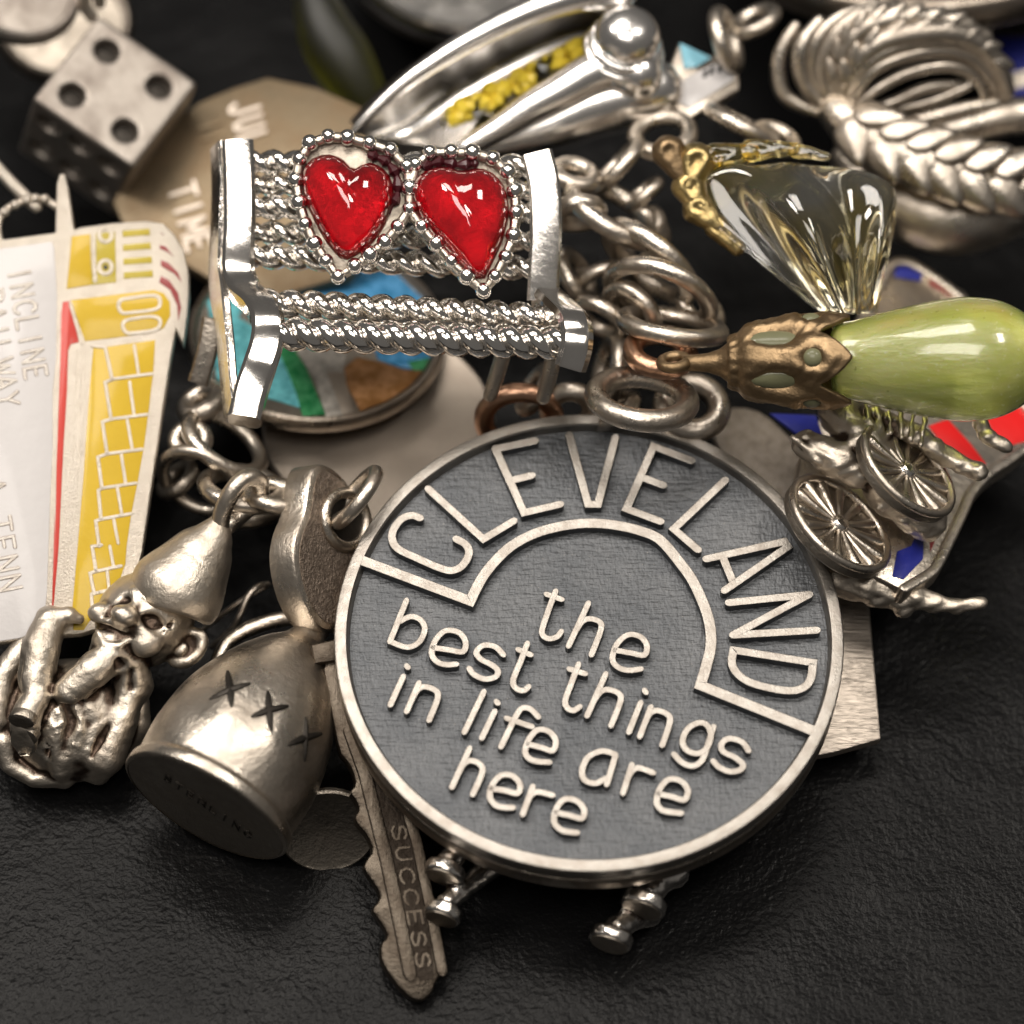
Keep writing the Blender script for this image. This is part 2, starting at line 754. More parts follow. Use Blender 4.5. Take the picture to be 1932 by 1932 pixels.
def _bump(nt, b, h, amp, prev=None):
    n = nt.nodes.new('ShaderNodeBump')
    n.inputs['Strength'].default_value = 1.0
    n.inputs['Distance'].default_value = amp * U
    nt.links.new(h, n.inputs['Height'])
    if prev is not None: nt.links.new(prev, n.inputs['Normal'])
    nt.links.new(n.outputs['Normal'], b.inputs['Normal'])
    return n.outputs['Normal']


def metal(name, col, rough=.3, tarnish=.35, dark=(.16, .11, .08), tscale=4.0, bump=.004, bscale=30.0, rvar=.15, grooves=0.0, g0=.44, g1=.5, oxide=False):
    """worn metal: patches of tarnish, oxide left in the casting's hollows, fine scratches"""
    m, nt, b = _base(name)
    v = _coords(nt)
    n1 = _noise(nt, v, tscale, 5, .6)
    n2 = _noise(nt, v, tscale * 7, 4, .6)
    t = _math(nt, 'MULTIPLY', _ramp(nt, n1, .42, .72), tarnish)
    c = _mix(nt, t, col, dark)
    c = _mix(nt, _math(nt, 'MULTIPLY', _ramp(nt, n2, .5, .75), tarnish * .5), c, tuple(x * .55 for x in col))
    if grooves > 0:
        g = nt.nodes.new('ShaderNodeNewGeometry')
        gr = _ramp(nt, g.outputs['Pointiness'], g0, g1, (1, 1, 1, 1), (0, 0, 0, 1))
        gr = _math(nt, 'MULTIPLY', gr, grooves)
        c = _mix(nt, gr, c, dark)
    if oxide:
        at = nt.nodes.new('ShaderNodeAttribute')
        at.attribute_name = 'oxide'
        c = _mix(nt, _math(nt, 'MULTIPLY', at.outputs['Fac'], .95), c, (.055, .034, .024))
    nt.links.new(c, b.inputs['Base Color'])
    b.inputs['Metallic'].default_value = 1.0
    r = _math(nt, 'ADD', _math(nt, 'MULTIPLY', n1, rvar), rough - rvar * .4)
    r = _math(nt, 'ADD', r, _math(nt, 'MULTIPLY', t, .3))
    nt.links.new(r, b.inputs['Roughness'])
    pr = _bump(nt, b, _noise(nt, v, bscale, 4, .6), bump)
    vs = _coords(nt, 1, .06, 1)
    _bump(nt, b, _noise(nt, vs, bscale * 3, 3, .6), bump * .35, pr)
    return m


def enamel(name, col, var=.12, rough=.12, metal_flake=False):
    m, nt, b = _base(name)
    v = _coords(nt)
    n = _noise(nt, v, 6, 4)
    c = _mix(nt, _math(nt, 'MULTIPLY', n, var * 2), col, tuple(x * .55 for x in col))
    sp = _ramp(nt, _noise(nt, v, 34, 3, .7), .68, .76)
    c = _mix(nt, _math(nt, 'MULTIPLY', sp, .3), c, tuple(x * .45 for x in col))
    nt.links.new(c, b.inputs['Base Color'])
    b.inputs['Roughness'].default_value = .5
    b.inputs['Specular IOR Level'].default_value = .25
    b.inputs['Coat Weight'].default_value = .3
    b.inputs['Coat Roughness'].default_value = rough
    if metal_flake:
        b.inputs['Metallic'].default_value = .45
        fl = _ramp(nt, _noise(nt, v, 11, 5, .75), .40, .62)
        c = _mix(nt, _math(nt, 'MULTIPLY', fl, .75), c, tuple(min(1, x * 1.5 + .10) for x in col))
        nt.links.new(c, b.inputs['Base Color'])
    _bump(nt, b, _noise(nt, v, 9, 3), .006)
    return m


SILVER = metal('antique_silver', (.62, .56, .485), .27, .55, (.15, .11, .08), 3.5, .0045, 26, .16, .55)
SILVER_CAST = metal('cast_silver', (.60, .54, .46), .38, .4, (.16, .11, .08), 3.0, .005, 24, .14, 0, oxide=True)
SILVER_DARK = metal('blackened_or_shaded_silver', (.36, .32, .27), .32, .5, (.07, .055, .045), 5, .006, 30, .15, .7)
SILVER_WORN = metal('worn_silver_face', (.33, .308, .28), .36, .26, (.20, .14, .10), 11, .003, 60, .15, 0)
SILVER_FLAT = metal('brushed_silver', (.46, .40, .34), .45, .2, (.3, .22, .17), 2.0, .002, 60, .12, 0)
CHROME = metal('bright_silver_plate', (.90, .87, .83), .10, .12, (.35, .30, .26), 4, .0012, 9, .08, .25)
CHROME_CAST = metal('bright_cast_silver', (.84, .80, .75), .15, .2, (.25, .2, .17), 6, .005, 20, .1, 0, oxide=True)
SPARK = metal('grained_silver', (.66, .60, .52), .36, .14, (.4, .3, .22), 8, .010, 75, .12, 0)
BRASS = metal('tarnished_brass', (.21, .165, .11), .5, .45, (.28, .18, .10), 3, .004, 30, .12, .3)
BRONZE = metal('bronze', (.30, .21, .12), .38, .5, (.085, .06, .032), 4.5, .005, 26, .14, .7)
COPPER = metal('copper_wire', (.55, .33, .22), .28, .35, (.30, .17, .11), 5, .004, 30, .1, 0)
GOLDISH = metal('gilt_edge', (.48, .37, .17), .3, .25, (.35, .2, .06), 6, .006, 24, .1, .6)

WHITE = enamel('white_enamel', (.56, .54, .535), .03)
DIEMETAL = metal('worn_grey_silver', (.36, .325, .29), .45, .5, (.14, .10, .08), 4, .003, 40, .15, 0)
PODMETAL = metal('polished_white_silver', (.92, .89, .86), .22, .1, (.4, .35, .3), 3, .001, 9, .08, 0)
KEYDARK = metal('blackened_bronze', (.026, .021, .017), .42, .5, (.02, .014, .01), 9, .006, 40, .12, 0)
KEYMETAL = metal('bronzed_silver', (.105, .088, .07), .36, .6, (.05, .035, .025), 6, .006, 40, .12, .5)
GRIT_LIGHT = metal('sanded_silver', (.34, .30, .26), .5, .5, (.15, .12, .09), 14, .014, 60, .1, 0)
BROWN_EDGE = enamel('brown_enamel_edge', (.20, .10, .06), .2)
YELLOW = enamel('yellow_enamel', (.56, .37, .010), .16)
OLIVE_YELLOW = enamel('olive_yellow_enamel', (.46, .36, .03), .2)
RED = enamel('red_enamel', (.55, .045, .03), .2)
MAROON = enamel('maroon_enamel', (.30, .05, .05), .2)
BRIGHT_RED = enamel('bright_red_enamel', (.75, .012, .012), .05)
BLUE = enamel('blue_enamel', (.018, .025, .24), .2)
SKY = enamel('sky_blue_enamel', (.04, .26, .52), .25, .15, True)
TURQ = enamel('turquoise_enamel', (.14, .55, .62), .25, .15, True)
GREEN = enamel('green_enamel', (.01, .24, .07), .25, .15, True)
BROWN = enamel('brown_enamel', (.38, .17, .045), .3, .2, True)
GREYW = enamel('grey_white_enamel', (.40, .37, .33), .3, .2, True)
DARK = enamel('black_enamel', (.02, .02, .02), .2)
PALE_BLUE = enamel('pale_blue_enamel', (.25, .55, .68), .2)


def black_field(name):
    """blackened, cloth-textured ground of the big medallion"""
    m, nt, b = _base(name)
    v = _coords(nt)
    n1 = _noise(nt, v, 2.2, 4)
    c = _mix(nt, _ramp(nt, n1, .35, .68), (.078, .083, .09), (.112, .116, .122))
    sp = _ramp(nt, _noise(nt, v, 60, 2, .7), .66, .74)
    c = _mix(nt, _math(nt, 'MULTIPLY', sp, .5), c, (.30, .28, .25))
    nt.links.new(c, b.inputs['Base Color'])
    b.inputs['Metallic'].default_value = .75
    b.inputs['Roughness'].default_value = .48
    va = _coords(nt, 5.0, 26, 1)
    vb = _coords(nt, 30, 14, 1)
    h = _math(nt, 'ADD', _noise(nt, va, 1.5, 3, .6), _math(nt, 'MULTIPLY', _noise(nt, vb, 1.3, 2, .5), .8))
    _bump(nt, b, h, .009)
    return m


FIELD = black_field('blackened_medallion_ground')
BLACK_METAL = metal('oxidised_black', (.05, .045, .04), .5, .3, (.02, .015, .012), 5, .004, 30, .1, 0)  # near-black metal of the pips, jug crosses and stamped letters
GRIT = metal('gritty_oxidised_silver', (.26, .21, .17), .5, .7, (.06, .045, .035), 22, .02, 46, .1, 0)


def crosshatch(name):
    m, nt, b = _base(name)
    b.inputs['Metallic'].default_value = 1
    b.inputs['Base Color'].default_value = (.50, .44, .38, 1)
    b.inputs['Roughness'].default_value = .42
    h = None
    for ang in (.5, -.9):
        tc = nt.nodes.new('ShaderNodeTexCoord')
        mp = nt.nodes.new('ShaderNodeMapping')
        mp.inputs['Rotation'].default_value = (0, 0, ang)
        mp.inputs['Scale'].default_value = (5 / U, 75 / U, 1 / U)
        nt.links.new(tc.outputs['Object'], mp.inputs['Vector'])
        n = _noise(nt, mp.outputs['Vector'], 1.0, 2)
        h = n if h is None else _math(nt, 'ADD', h, n)
    _bump(nt, b, h, .006)
    return m


HATCH = crosshatch('cross_brushed_silver')


def gem(name, col, rough=.03, ior=1.52):
    m, nt, b = _base(name)
    b.inputs['Base Color'].default_value = (*col, 1)
    b.inputs['Transmission Weight'].default_value = 1.0
    b.inputs['Roughness'].default_value = rough
    b.inputs['IOR'].default_value = ior
    v = _coords(nt)
    _bump(nt, b, _noise(nt, v, 3, 2), .003)
    return m


def ruby():
    m, nt, b = _base('red_glass')
    v = _coords(nt)
    c = _mix(nt, _noise(nt, v, 1.6, 2), (.55, .002, .008), (.85, .01, .025))
    nt.links.new(c, b.inputs['Base Color'])
    b.inputs['Transmission Weight'].default_value = .9
    b.inputs['Roughness'].default_value = .06
    b.inputs['IOR'].default_value = 1.5
    b.inputs['Coat Weight'].default_value = 1.0
    b.inputs['Coat Roughness'].default_value = .05
    return m


RUBY = ruby()


def green_glass():
    m, nt, b = _base('green_glass')
    v = _coords(nt, 2.5, 2.5, .6)
    n = _noise(nt, v, 2.2, 5, .6)
    c = _mix(nt, _ramp(nt, n, .35, .68), (.60, .67, .15), (.80, .84, .37))
    vf = _coords(nt)
    sp = _ramp(nt, _noise(nt, vf, 30, 2, .6), .64, .70)
    c = _mix(nt, _math(nt, 'MULTIPLY', sp, .7), c, (.85, .9, .55))
    dk = _ramp(nt, _noise(nt, vf, 19, 2, .6), .66, .74)
    c = _mix(nt, _math(nt, 'MULTIPLY', dk, .5), c, (.16, .2, .02))
    nt.links.new(c, b.inputs['Base Color'])
    b.inputs['Subsurface Weight'].default_value = .75
    b.inputs['Subsurface Radius'].default_value = (.6, .9, .2)
    b.inputs['Subsurface Scale'].default_value = .22 * U
    b.inputs['Transmission Weight'].default_value = .66
    b.inputs['Roughness'].default_value = .24
    b.inputs['Coat Weight'].default_value = 1
    b.inputs['Coat Roughness'].default_value = .07
    _bump(nt, b, _noise(nt, _coords(nt, 4, 4, .8), 4, 4), .010)
    return m


GREEN_GLASS = green_glass()


def amber_glass():
    m, nt, b = _base('clear_amber_glass')
    v = _coords(nt)
    n = _noise(nt, v, 1.5, 2, .5)
    c = _mix(nt, _ramp(nt, n, .36, .56), (.99, .985, .93), (.99, .80, .26))
    nt.links.new(c, b.inputs['Base Color'])
    b.inputs['Transmission Weight'].default_value = .97
    b.inputs['Roughness'].default_value = .015
    b.inputs['IOR'].default_value = 1.52
    b.inputs['Coat Weight'].default_value = .6
    b.inputs['Coat Roughness'].default_value = .02
    return m


AMBER = amber_glass()
CITRINE = enamel('yellow_crystal', (.80, .60, .05), .2, .05)
CLEAR = gem('clear_crystal', (.97, .95, .9), .05)
OLIVE = gem('olive_glass', (.10, .10, .008), .5)
GLUE = enamel('maroon_resin', (.05, .004, .008), .2)


def leather_mat():
    m, nt, b = _base('black_leather')
    v = _coords(nt)
    b.inputs['Roughness'].default_value = .42
    n1 = _noise(nt, v, .8, 3)
    c = _mix(nt, n1, (.0028, .0028, .003), (.0062, .0062, .0065))
    nt.links.new(c, b.inputs['Base Color'])
    b.inputs['Specular IOR Level'].default_value = .10
    r = _math(nt, 'ADD', _math(nt, 'MULTIPLY', _noise(nt, v, 1.2, 4), .2), .21)
    nt.links.new(r, b.inputs['Roughness'])
    vo = nt.nodes.new('ShaderNodeTexVoronoi')
    vo.feature = 'SMOOTH_F1'
    vo.inputs['Scale'].default_value = 19.0
    vo.inputs['Randomness'].default_value = 1.0
    warp = nt.nodes.new('ShaderNodeVectorMath')
    warp.operation = 'ADD'
    nn = nt.nodes.new('ShaderNodeTexNoise')
    nn.inputs['Scale'].default_value = 5
    nt.links.new(v, nn.inputs['Vector'])
    sc = nt.nodes.new('ShaderNodeVectorMath')
    sc.operation = 'SCALE'
    sc.inputs['Scale'].default_value = .04
    nt.links.new(nn.outputs['Color'], sc.inputs[0])
    nt.links.new(v, warp.inputs[0])
    nt.links.new(sc.outputs[0], warp.inputs[1])
    nt.links.new(warp.outputs[0], vo.inputs['Vector'])
    p = _bump(nt, b, _noise(nt, v, .7, 3), .06)
    p = _bump(nt, b, vo.outputs['Distance'], .0035, p)
    _bump(nt, b, _noise(nt, v, 34, 2, .5), .0065, p)
    return m


LEATHER = leather_mat()


# ================================================================== the surface
def build_leather():
    n, L = 70, 22.0
    V, F = [], []
    for j in range(n + 1):
        for i in range(n + 1):
            x, y = (i / n - .5) * 2 * L, (j / n - .5) * 2 * L + 4
            z = -.03 + .035 * math.sin(x * .9 + .6 * y) * math.cos(y * .7 - .4 * x) - .02 * math.exp(-((x + 1) ** 2 + (y - .5) ** 2) / 8)
            V.append((x, y, z))
    for j in range(n):
        for i in range(n):
            a = j * (n + 1) + i
            F.append((a, a + 1, a + n + 2, a + n + 1))
    solo('leather_surface', 'black grained leather surface under the charms', 'leather', Frame((0, 0, 0), (0, 0, 1)), (V, F), LEATHER, kind='structure', sharp=None)


build_leather()

# ================================================================== the big medallion
C5 = crop(812, 812, 812, 1932)
CR = crop(1560, 1000, 550, 1250)
CT = crop(820, 1300, 1000, 1932)
MED = plane(1111, 1194, .98, (0, -.110, .994))


def build_medallion():
    fr = MED
    R = fr.uv(1592, 1197)[0]
    m = thing('medallion', 'large round silver medallion with raised CLEVELAND lettering on a dark ground', 'medallion', fr)
    rw, dp = .082, .055
    rim = [(R - rw - .012, -dp - .02), (R - rw - .008, -dp), (R - rw, -.012), (R - rw + .01, 0), (R - .016, 0), (R - .006, -.004), (R, -.014), (R, -.115), (R - .006, -.13), (R - .03, -.142), (R - .03, -.155)]
    part(m, 'rim', lathe(rim, 160, False, False), SILVER_WORN, sharp=22)
    part(m, 'ground', lathe([(R - rw - .011, -dp - .012), (.001, -dp - .012)], 120, False, False), FIELD)
    back = [(R - .032, -.158), (R - .012, -.162), (R - .002, -.175), (R - .002, -.28), (R - .02, -.30), (R - .1, -.31), (.001, -.31)]
    part(m, 'back_disc', lathe(back, 160, False, False), SILVER, sharp=40, label='second disc under the lettered face')
    # raised border round the town name
    arc = [C5(725, 1462), C5(790, 1335), C5(865, 1238), C5(960, 1150), C5(1080, 1085), C5(1200, 1048), C5(1330, 1026), C5(1450, 1024), C5(1560, 1036), C5(1680, 1064), C5(1800, 1118),
           CR(140, 782), CR(195, 862), CR(240, 955), CR(275, 1050), CR(292, 1140), CR(290, 1225), CR(270, 1310), CR(236, 1425)]
    A = [fr.uv(*p) for p in arc]
    A = [tuple(p) for p in catmull([(a[0], a[1], 0) for a in A], 5)]
    left = fr.uv(*C5(85, 1222))
    right = fr.uv(*CR(850, 1672))
    part(m, 'border_line', stroke([left] + [(a[0], a[1]) for a in A] + [right], .034, -dp - .02, -.001, bev=.12, round_ends=False), SILVER_WORN, sharp=20, wall=FIELD, wall_z=-.05)
    big = {
        'C': [('c', [(440, 992), (395, 978), (335, 1000), (288, 1065), (288, 1125), (325, 1172), (430, 1222), (545, 1272), (620, 1290), (680, 1262), (718, 1195), (702, 1145), (648, 1112)])],
        'L': [('l', [(490, 830), (800, 1112), (970, 1010)])],
        'E': [('l', [(1090, 556), (868, 602), (1030, 962), (1232, 915)]), ('l', [(948, 782), (1072, 752)])],
        'V': [('l', [(1285, 525), (1392, 915), (1447, 915), (1545, 540)])],
        'E2': [('l', [(1975, 668), (1762, 588), (1608, 940), (1800, 1012)]), ('l', [(1690, 760), (1815, 806)])],
    }
    for nm, sh in big.items():
        S = []
        for gi, (k, p) in enumerate(sh):
            q = [fr.uv(*C5(*a)) for a in p]
            if k == 'c': q = [(v.x, v.y) for v in catmull([(a[0], a[1], 0) for a in q], 5)]
            S.append(split_stroke(q, .0258, -dp - .02, -.002 - gi * .001, bev=.16))
        part(m, 'letter', join(*S), SILVER_WORN, sharp=20, wall=FIELD, wall_z=-.05)
    big2 = {
        'L': [('l', [(368, 318), (92, 580), (222, 692)])],
        'A': [('l', [(268, 742), (690, 648), (708, 676), (366, 912)]), ('l', [(362, 745), (415, 872)])],
        'N': [('l', [(390, 978), (822, 934), (412, 1152), (862, 1126)])],
        'D': [('d', [(414, 1234), (844, 1302), (834, 1395), (795, 1440), (715, 1460), (520, 1420), (440, 1372), (400, 1310)])],
    }
    for nm, sh in big2.items():
        S = []
        for gi, (k, p) in enumerate(sh):
            q = [fr.uv(*CR(*a)) for a in p]
            if k == 'd': q = [(a[0], a[1]) for a in smooth_poly(q[:1] * 2 + q[1:2] * 2 + q[2:], 2)]
            S.append(split_stroke(q, .0258, -dp - .02, -.002 - gi * .001, closed=(k == 'd'), bev=.16))
        part(m, 'letter', join(*S), SILVER_WORN, sharp=20, wall=FIELD, wall_z=-.05)
    T = [  # small words; 's' straight, 'c' curved
        [('c', [(965, 200), (940, 265), (905, 368), (908, 402), (935, 417), (972, 408), (990, 385)]), ('s', [(925, 213), (992, 236)])],
        [('s', [(1115, 255), (1025, 450)]), ('c', [(1062, 375), (1085, 340), (1120, 325), (1165, 338), (1174, 372), (1130, 490)])],
        [('c', [(1240, 470), (1310, 482), (1372, 492), (1384, 445), (1350, 406), (1295, 400), (1245, 445), (1226, 510), (1252, 548), (1300, 562), (1355, 556)])],
        [('s', [(280, 242), (205, 430)]), ('c', [(206, 430), (285, 456), (340, 430), (365, 372), (345, 330), (300, 315), (250, 338)])],
        [('c', [(405, 458), (475, 468), (540, 476), (552, 430), (520, 388), (462, 380), (416, 420), (396, 482), (420, 522), (462, 536), (508, 534)])],
        [('c', [(725, 490), (690, 455), (635, 447), (602, 478), (620, 510), (668, 535), (700, 562), (690, 592), (640, 602), (592, 582), (570, 555)])],
        [('c', [(835, 440), (805, 520), (770, 608), (785, 645), (818, 655), (840, 638)]), ('s', [(795, 467), (850, 490)])],
        [('c', [(1070, 535), (1040, 615), (1010, 698), (1020, 735), (1048, 746), (1074, 730)]), ('s', [(1030, 556), (1100, 577)])],
        [('s', [(1195, 580), (1110, 770)]), ('c', [(1145, 695), (1170, 662), (1205, 650), (1252, 666), (1264, 700), (1220, 815)])],
        [('s', [(1355, 712), (1302, 845)]), ('s', [(1375, 655), (1379, 662)])],
        [('s', [(1402, 732), (1352, 865)]), ('c', [(1380, 790), (1400, 758), (1432, 746), (1480, 765), (1490, 800), (1455, 905)])],
        [('k', [(1625, 802), (1572, 830), (1548, 888), (1570, 930), (1618, 944), (1658, 920), (1678, 860), (1662, 816)]), ('c', [(1690, 822), (1665, 900), (1640, 970), (1600, 1000), (1550, 988), (1510, 948)])],
        [('c', [(1850, 930), (1820, 890), (1762, 875), (1727, 900), (1735, 935), (1788, 962), (1825, 994), (1810, 1020), (1762, 1026), (1715, 1006), (1690, 980)])],
        [('s', [(265, 592), (207, 720)]), ('s', [(283, 543), (287, 548)])],
        [('s', [(337, 622), (282, 750)]), ('c', [(312, 682), (335, 648), (368, 637), (415, 655), (424, 690), (385, 790)])],
        [('s', [(635, 662), (547, 845)])],
        [('s', [(685, 752), (627, 872)]), ('s', [(695, 707), (699, 712)])],
        [('c', [(885, 775), (850, 740), (812, 736), (782, 775), (715, 912)]), ('s', [(742, 782), (855, 820)])],
        [('c', [(842, 902), (900, 916), (952, 930), (966, 882), (932, 842), (882, 836), (842, 880), (826, 940), (860, 975), (935, 984)])],
        [('c', [(1238, 948), (1180, 932), (1115, 960), (1087, 1020), (1100, 1066), (1150, 1080), (1190, 1060)]), ('s', [(1240, 955), (1200, 1085)])],
        [('s', [(1315, 997), (1275, 1125)]), ('c', [(1298, 1052), (1320, 1020), (1352, 1010), (1412, 1032)])],
        [('c', [(1440, 1130), (1500, 1142), (1556, 1156), (1572, 1110), (1536, 1068), (1482, 1064), (1442, 1110), (1430, 1170), (1460, 1206), (1540, 1217)])],
        [('s', [(570, 922), (490, 1097)]), ('c', [(522, 1030), (545, 990), (580, 976), (620, 995), (628, 1032), (586, 1130)])],
        [('c', [(672, 1105), (735, 1114), (790, 1126), (802, 1085), (766, 1046), (716, 1044), (676, 1085), (664, 1145), (700, 1186), (768, 1192)])],
        [('s', [(860, 1097), (815, 1222)]), ('c', [(840, 1152), (862, 1126), (892, 1120), (950, 1135)])],
        [('c', [(970, 1215), (1030, 1228), (1085, 1241), (1096, 1200), (1060, 1160), (1006, 1154), (970, 1195), (958, 1255), (994, 1296), (1062, 1307)])],
    ]
    for sh in T:
        S = []
        for gi, (k, p) in enumerate(sh):
            q = [fr.uv(*CT(*a)) for a in p]
            if k in 'ck': q = [(v.x, v.y) for v in catmull([(a[0], a[1], 0) for a in q], 4, closed=(k == 'k'))]
            S.append(split_stroke(q, .0196, -dp - .02, -.003 - gi * .001, closed=(k == 'k'), bev=.2))
        part(m, 'letter', join(*S), SILVER_WORN, sharp=20, wall=FIELD, wall_z=-.05)
    # lug at the top
    c, ax, ay = ring_frame(1305, 768, .30, -8, 52, .86, 1)
    part(m, 'bail', tube(ring_pts(c, ax, ay, 56), .078, True, 16), SILVER, world=True, sharp=None)
    return m


build_medallion()

# ================================================================== key
C7 = crop(380, 850, 580, 1578)
C8 = crop(812, 1620, 812, 1932)


def build_key():
    tip = atz(790, 1870, .10)
    sh = atz(640, 1270, .80)
    ax = (sh - tip).normalized()
    nrm = (Vector((.12, -.3, 1)) - ax * Vector((.12, -.3, 1)).dot(ax)).normalized()
    fr = Frame((tip + sh) / 2, nrm, RIGHT)
    k = thing('key', 'bronze-toned toothed key engraved SUCCESS sticking out under the round medallion', 'key', fr)
    out = [(606, 1240), (652, 1236), (668, 1330)] + [C8(*p) for p in [(75, 300), (135, 520), (330, 640), (470, 1130), (545, 1390), (590, 1600), (580, 1640), (530, 1690), (510, 1760), (445, 1810), (360, 1770), (225, 1600), (215, 1480), (262, 1440), (240, 1390), (200, 1330), (165, 1285), (215, 1230), (210, 1180), (160, 1110), (120, 1050), (135, 1010), (180, 950), (140, 860), (85, 800), (70, 760), (100, 720), (75, 660), (40, 620), (80, 580), (60, 500), (25, 440)]] + [(640, 1420), (622, 1330)]
    part(k, 'blade', prism([(p[0], p[1]) for p in smooth_poly(fr.poly(out), 1)], -.13, 0, .022), KEYMETAL)
    r1 = [C8(45, 280), C8(130, 520), C8(250, 1000), C8(330, 1380), C8(385, 1650)]
    r2 = [C8(330, 600), C8(420, 900), C8(500, 1280), C8(565, 1630)]
    part(k, 'ridge', stroke(fr.poly(r1), .042, -.02, .03, bev=.35), KEYMETAL)
    part(k, 'ridge', stroke(fr.poly(r2), .034, -.02, .026, bev=.35), KEYMETAL)
    ch = [C8(*p) for p in ((150, 520), (300, 560), (385, 860), (440, 1120), (505, 1500), (520, 1680), (440, 1690), (395, 1600), (330, 1240), (250, 860))]
    part(k, 'channel', prism(fr.poly(ch), -.02, .004), KEYDARK, label='dark channel carrying the engraved word')
    lo, hi = C8(232, 560), C8(430, 1640)
    letters(k, 'O SUCCESS', fr, lo, (hi[0] - lo[0], hi[1] - lo[1]), (26, -3), .0085, -.01, .009, KEYMETAL)
    part(k, 'shoulder', prism(fr.poly([(585, 1218), (640, 1205), (650, 1248), (592, 1256)]), -.15, .04, .03), KEYMETAL)
    # bow, standing on edge
    o = atd(615, 1030, -.15)
    fb = Frame(o, RIGHT * .80 - FWD * .60 + UP * .10, RIGHT * .6 + FWD * .8)
    outl = [C7(*p) for p in [(1000, 690), (962, 800), (945, 990), (880, 1130), (858, 1300), (905, 1530), (985, 1690), (1080, 1780), (1180, 1740), (1270, 1560), (1300, 1340), (1262, 1140), (1290, 1000), (1262, 860), (1170, 740), (1080, 680)]]
    face = [fb.uv(*p) for p in outl]
    face = [(v[0], v[1]) for v in smooth_poly(face, 2)]
    V, F = prism(face, -.20, 0, .035)
    part(k, 'bow', ([fb.w(*v) for v in V], F), SILVER, world=True)
    inner = ccw(offset_poly(ccw(face), .05))
    V, F = prism(inner, -.02, .006)
    part(k, 'bow_ground', ([fb.w(*v) for v in V], F), GRIT, world=True, label='dark gritty recessed ground of the bow')
    cu = fb.uv(*C7(1190, 1050))
    V, F = tube([(cu[0] + .20 * math.cos(a), cu[1] + .17 * math.sin(a), .012) for a in [2 * math.pi * i / 40 for i in range(40)]], .038, True, 12)
    part(k, 'hole_rim', ([fb.w(*v) for v in V], F), SILVER, world=True)
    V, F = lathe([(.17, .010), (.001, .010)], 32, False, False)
    part(k, 'hole', ([fb.w(v[0] + cu[0], v[1] * .85 + cu[1], v[2]) for v in V], F), BLACK_METAL, world=True)  # solid black disc paints the dark of the open hole
    c, ax_, ay_ = ring_frame(672, 938, -.1, 52, 60, .22, 1)
    solo('jump_ring', 'thin silver jump ring through the hole of the key bow', 'ring', Frame(c, (0, 0, 1)), tube(ring_pts(c, ax_, ay_), .046, True, 12), SILVER, world=True, sharp=None)


build_key()

# ================================================================== jug
def hit(bvh, px, py):
    r = ray(px, py).normalized()
    loc, nrm, idx, dist = bvh.ray_cast(EYE, r)
    return loc, nrm


def on_surface(bvh, pts, lift=0.0):
    out = []
    for p in pts:
        l, n = hit(bvh, *p)
        if l is not None: out.append(l + n * lift)
    return out


CJ = crop(0, 1620, 812, 1932)


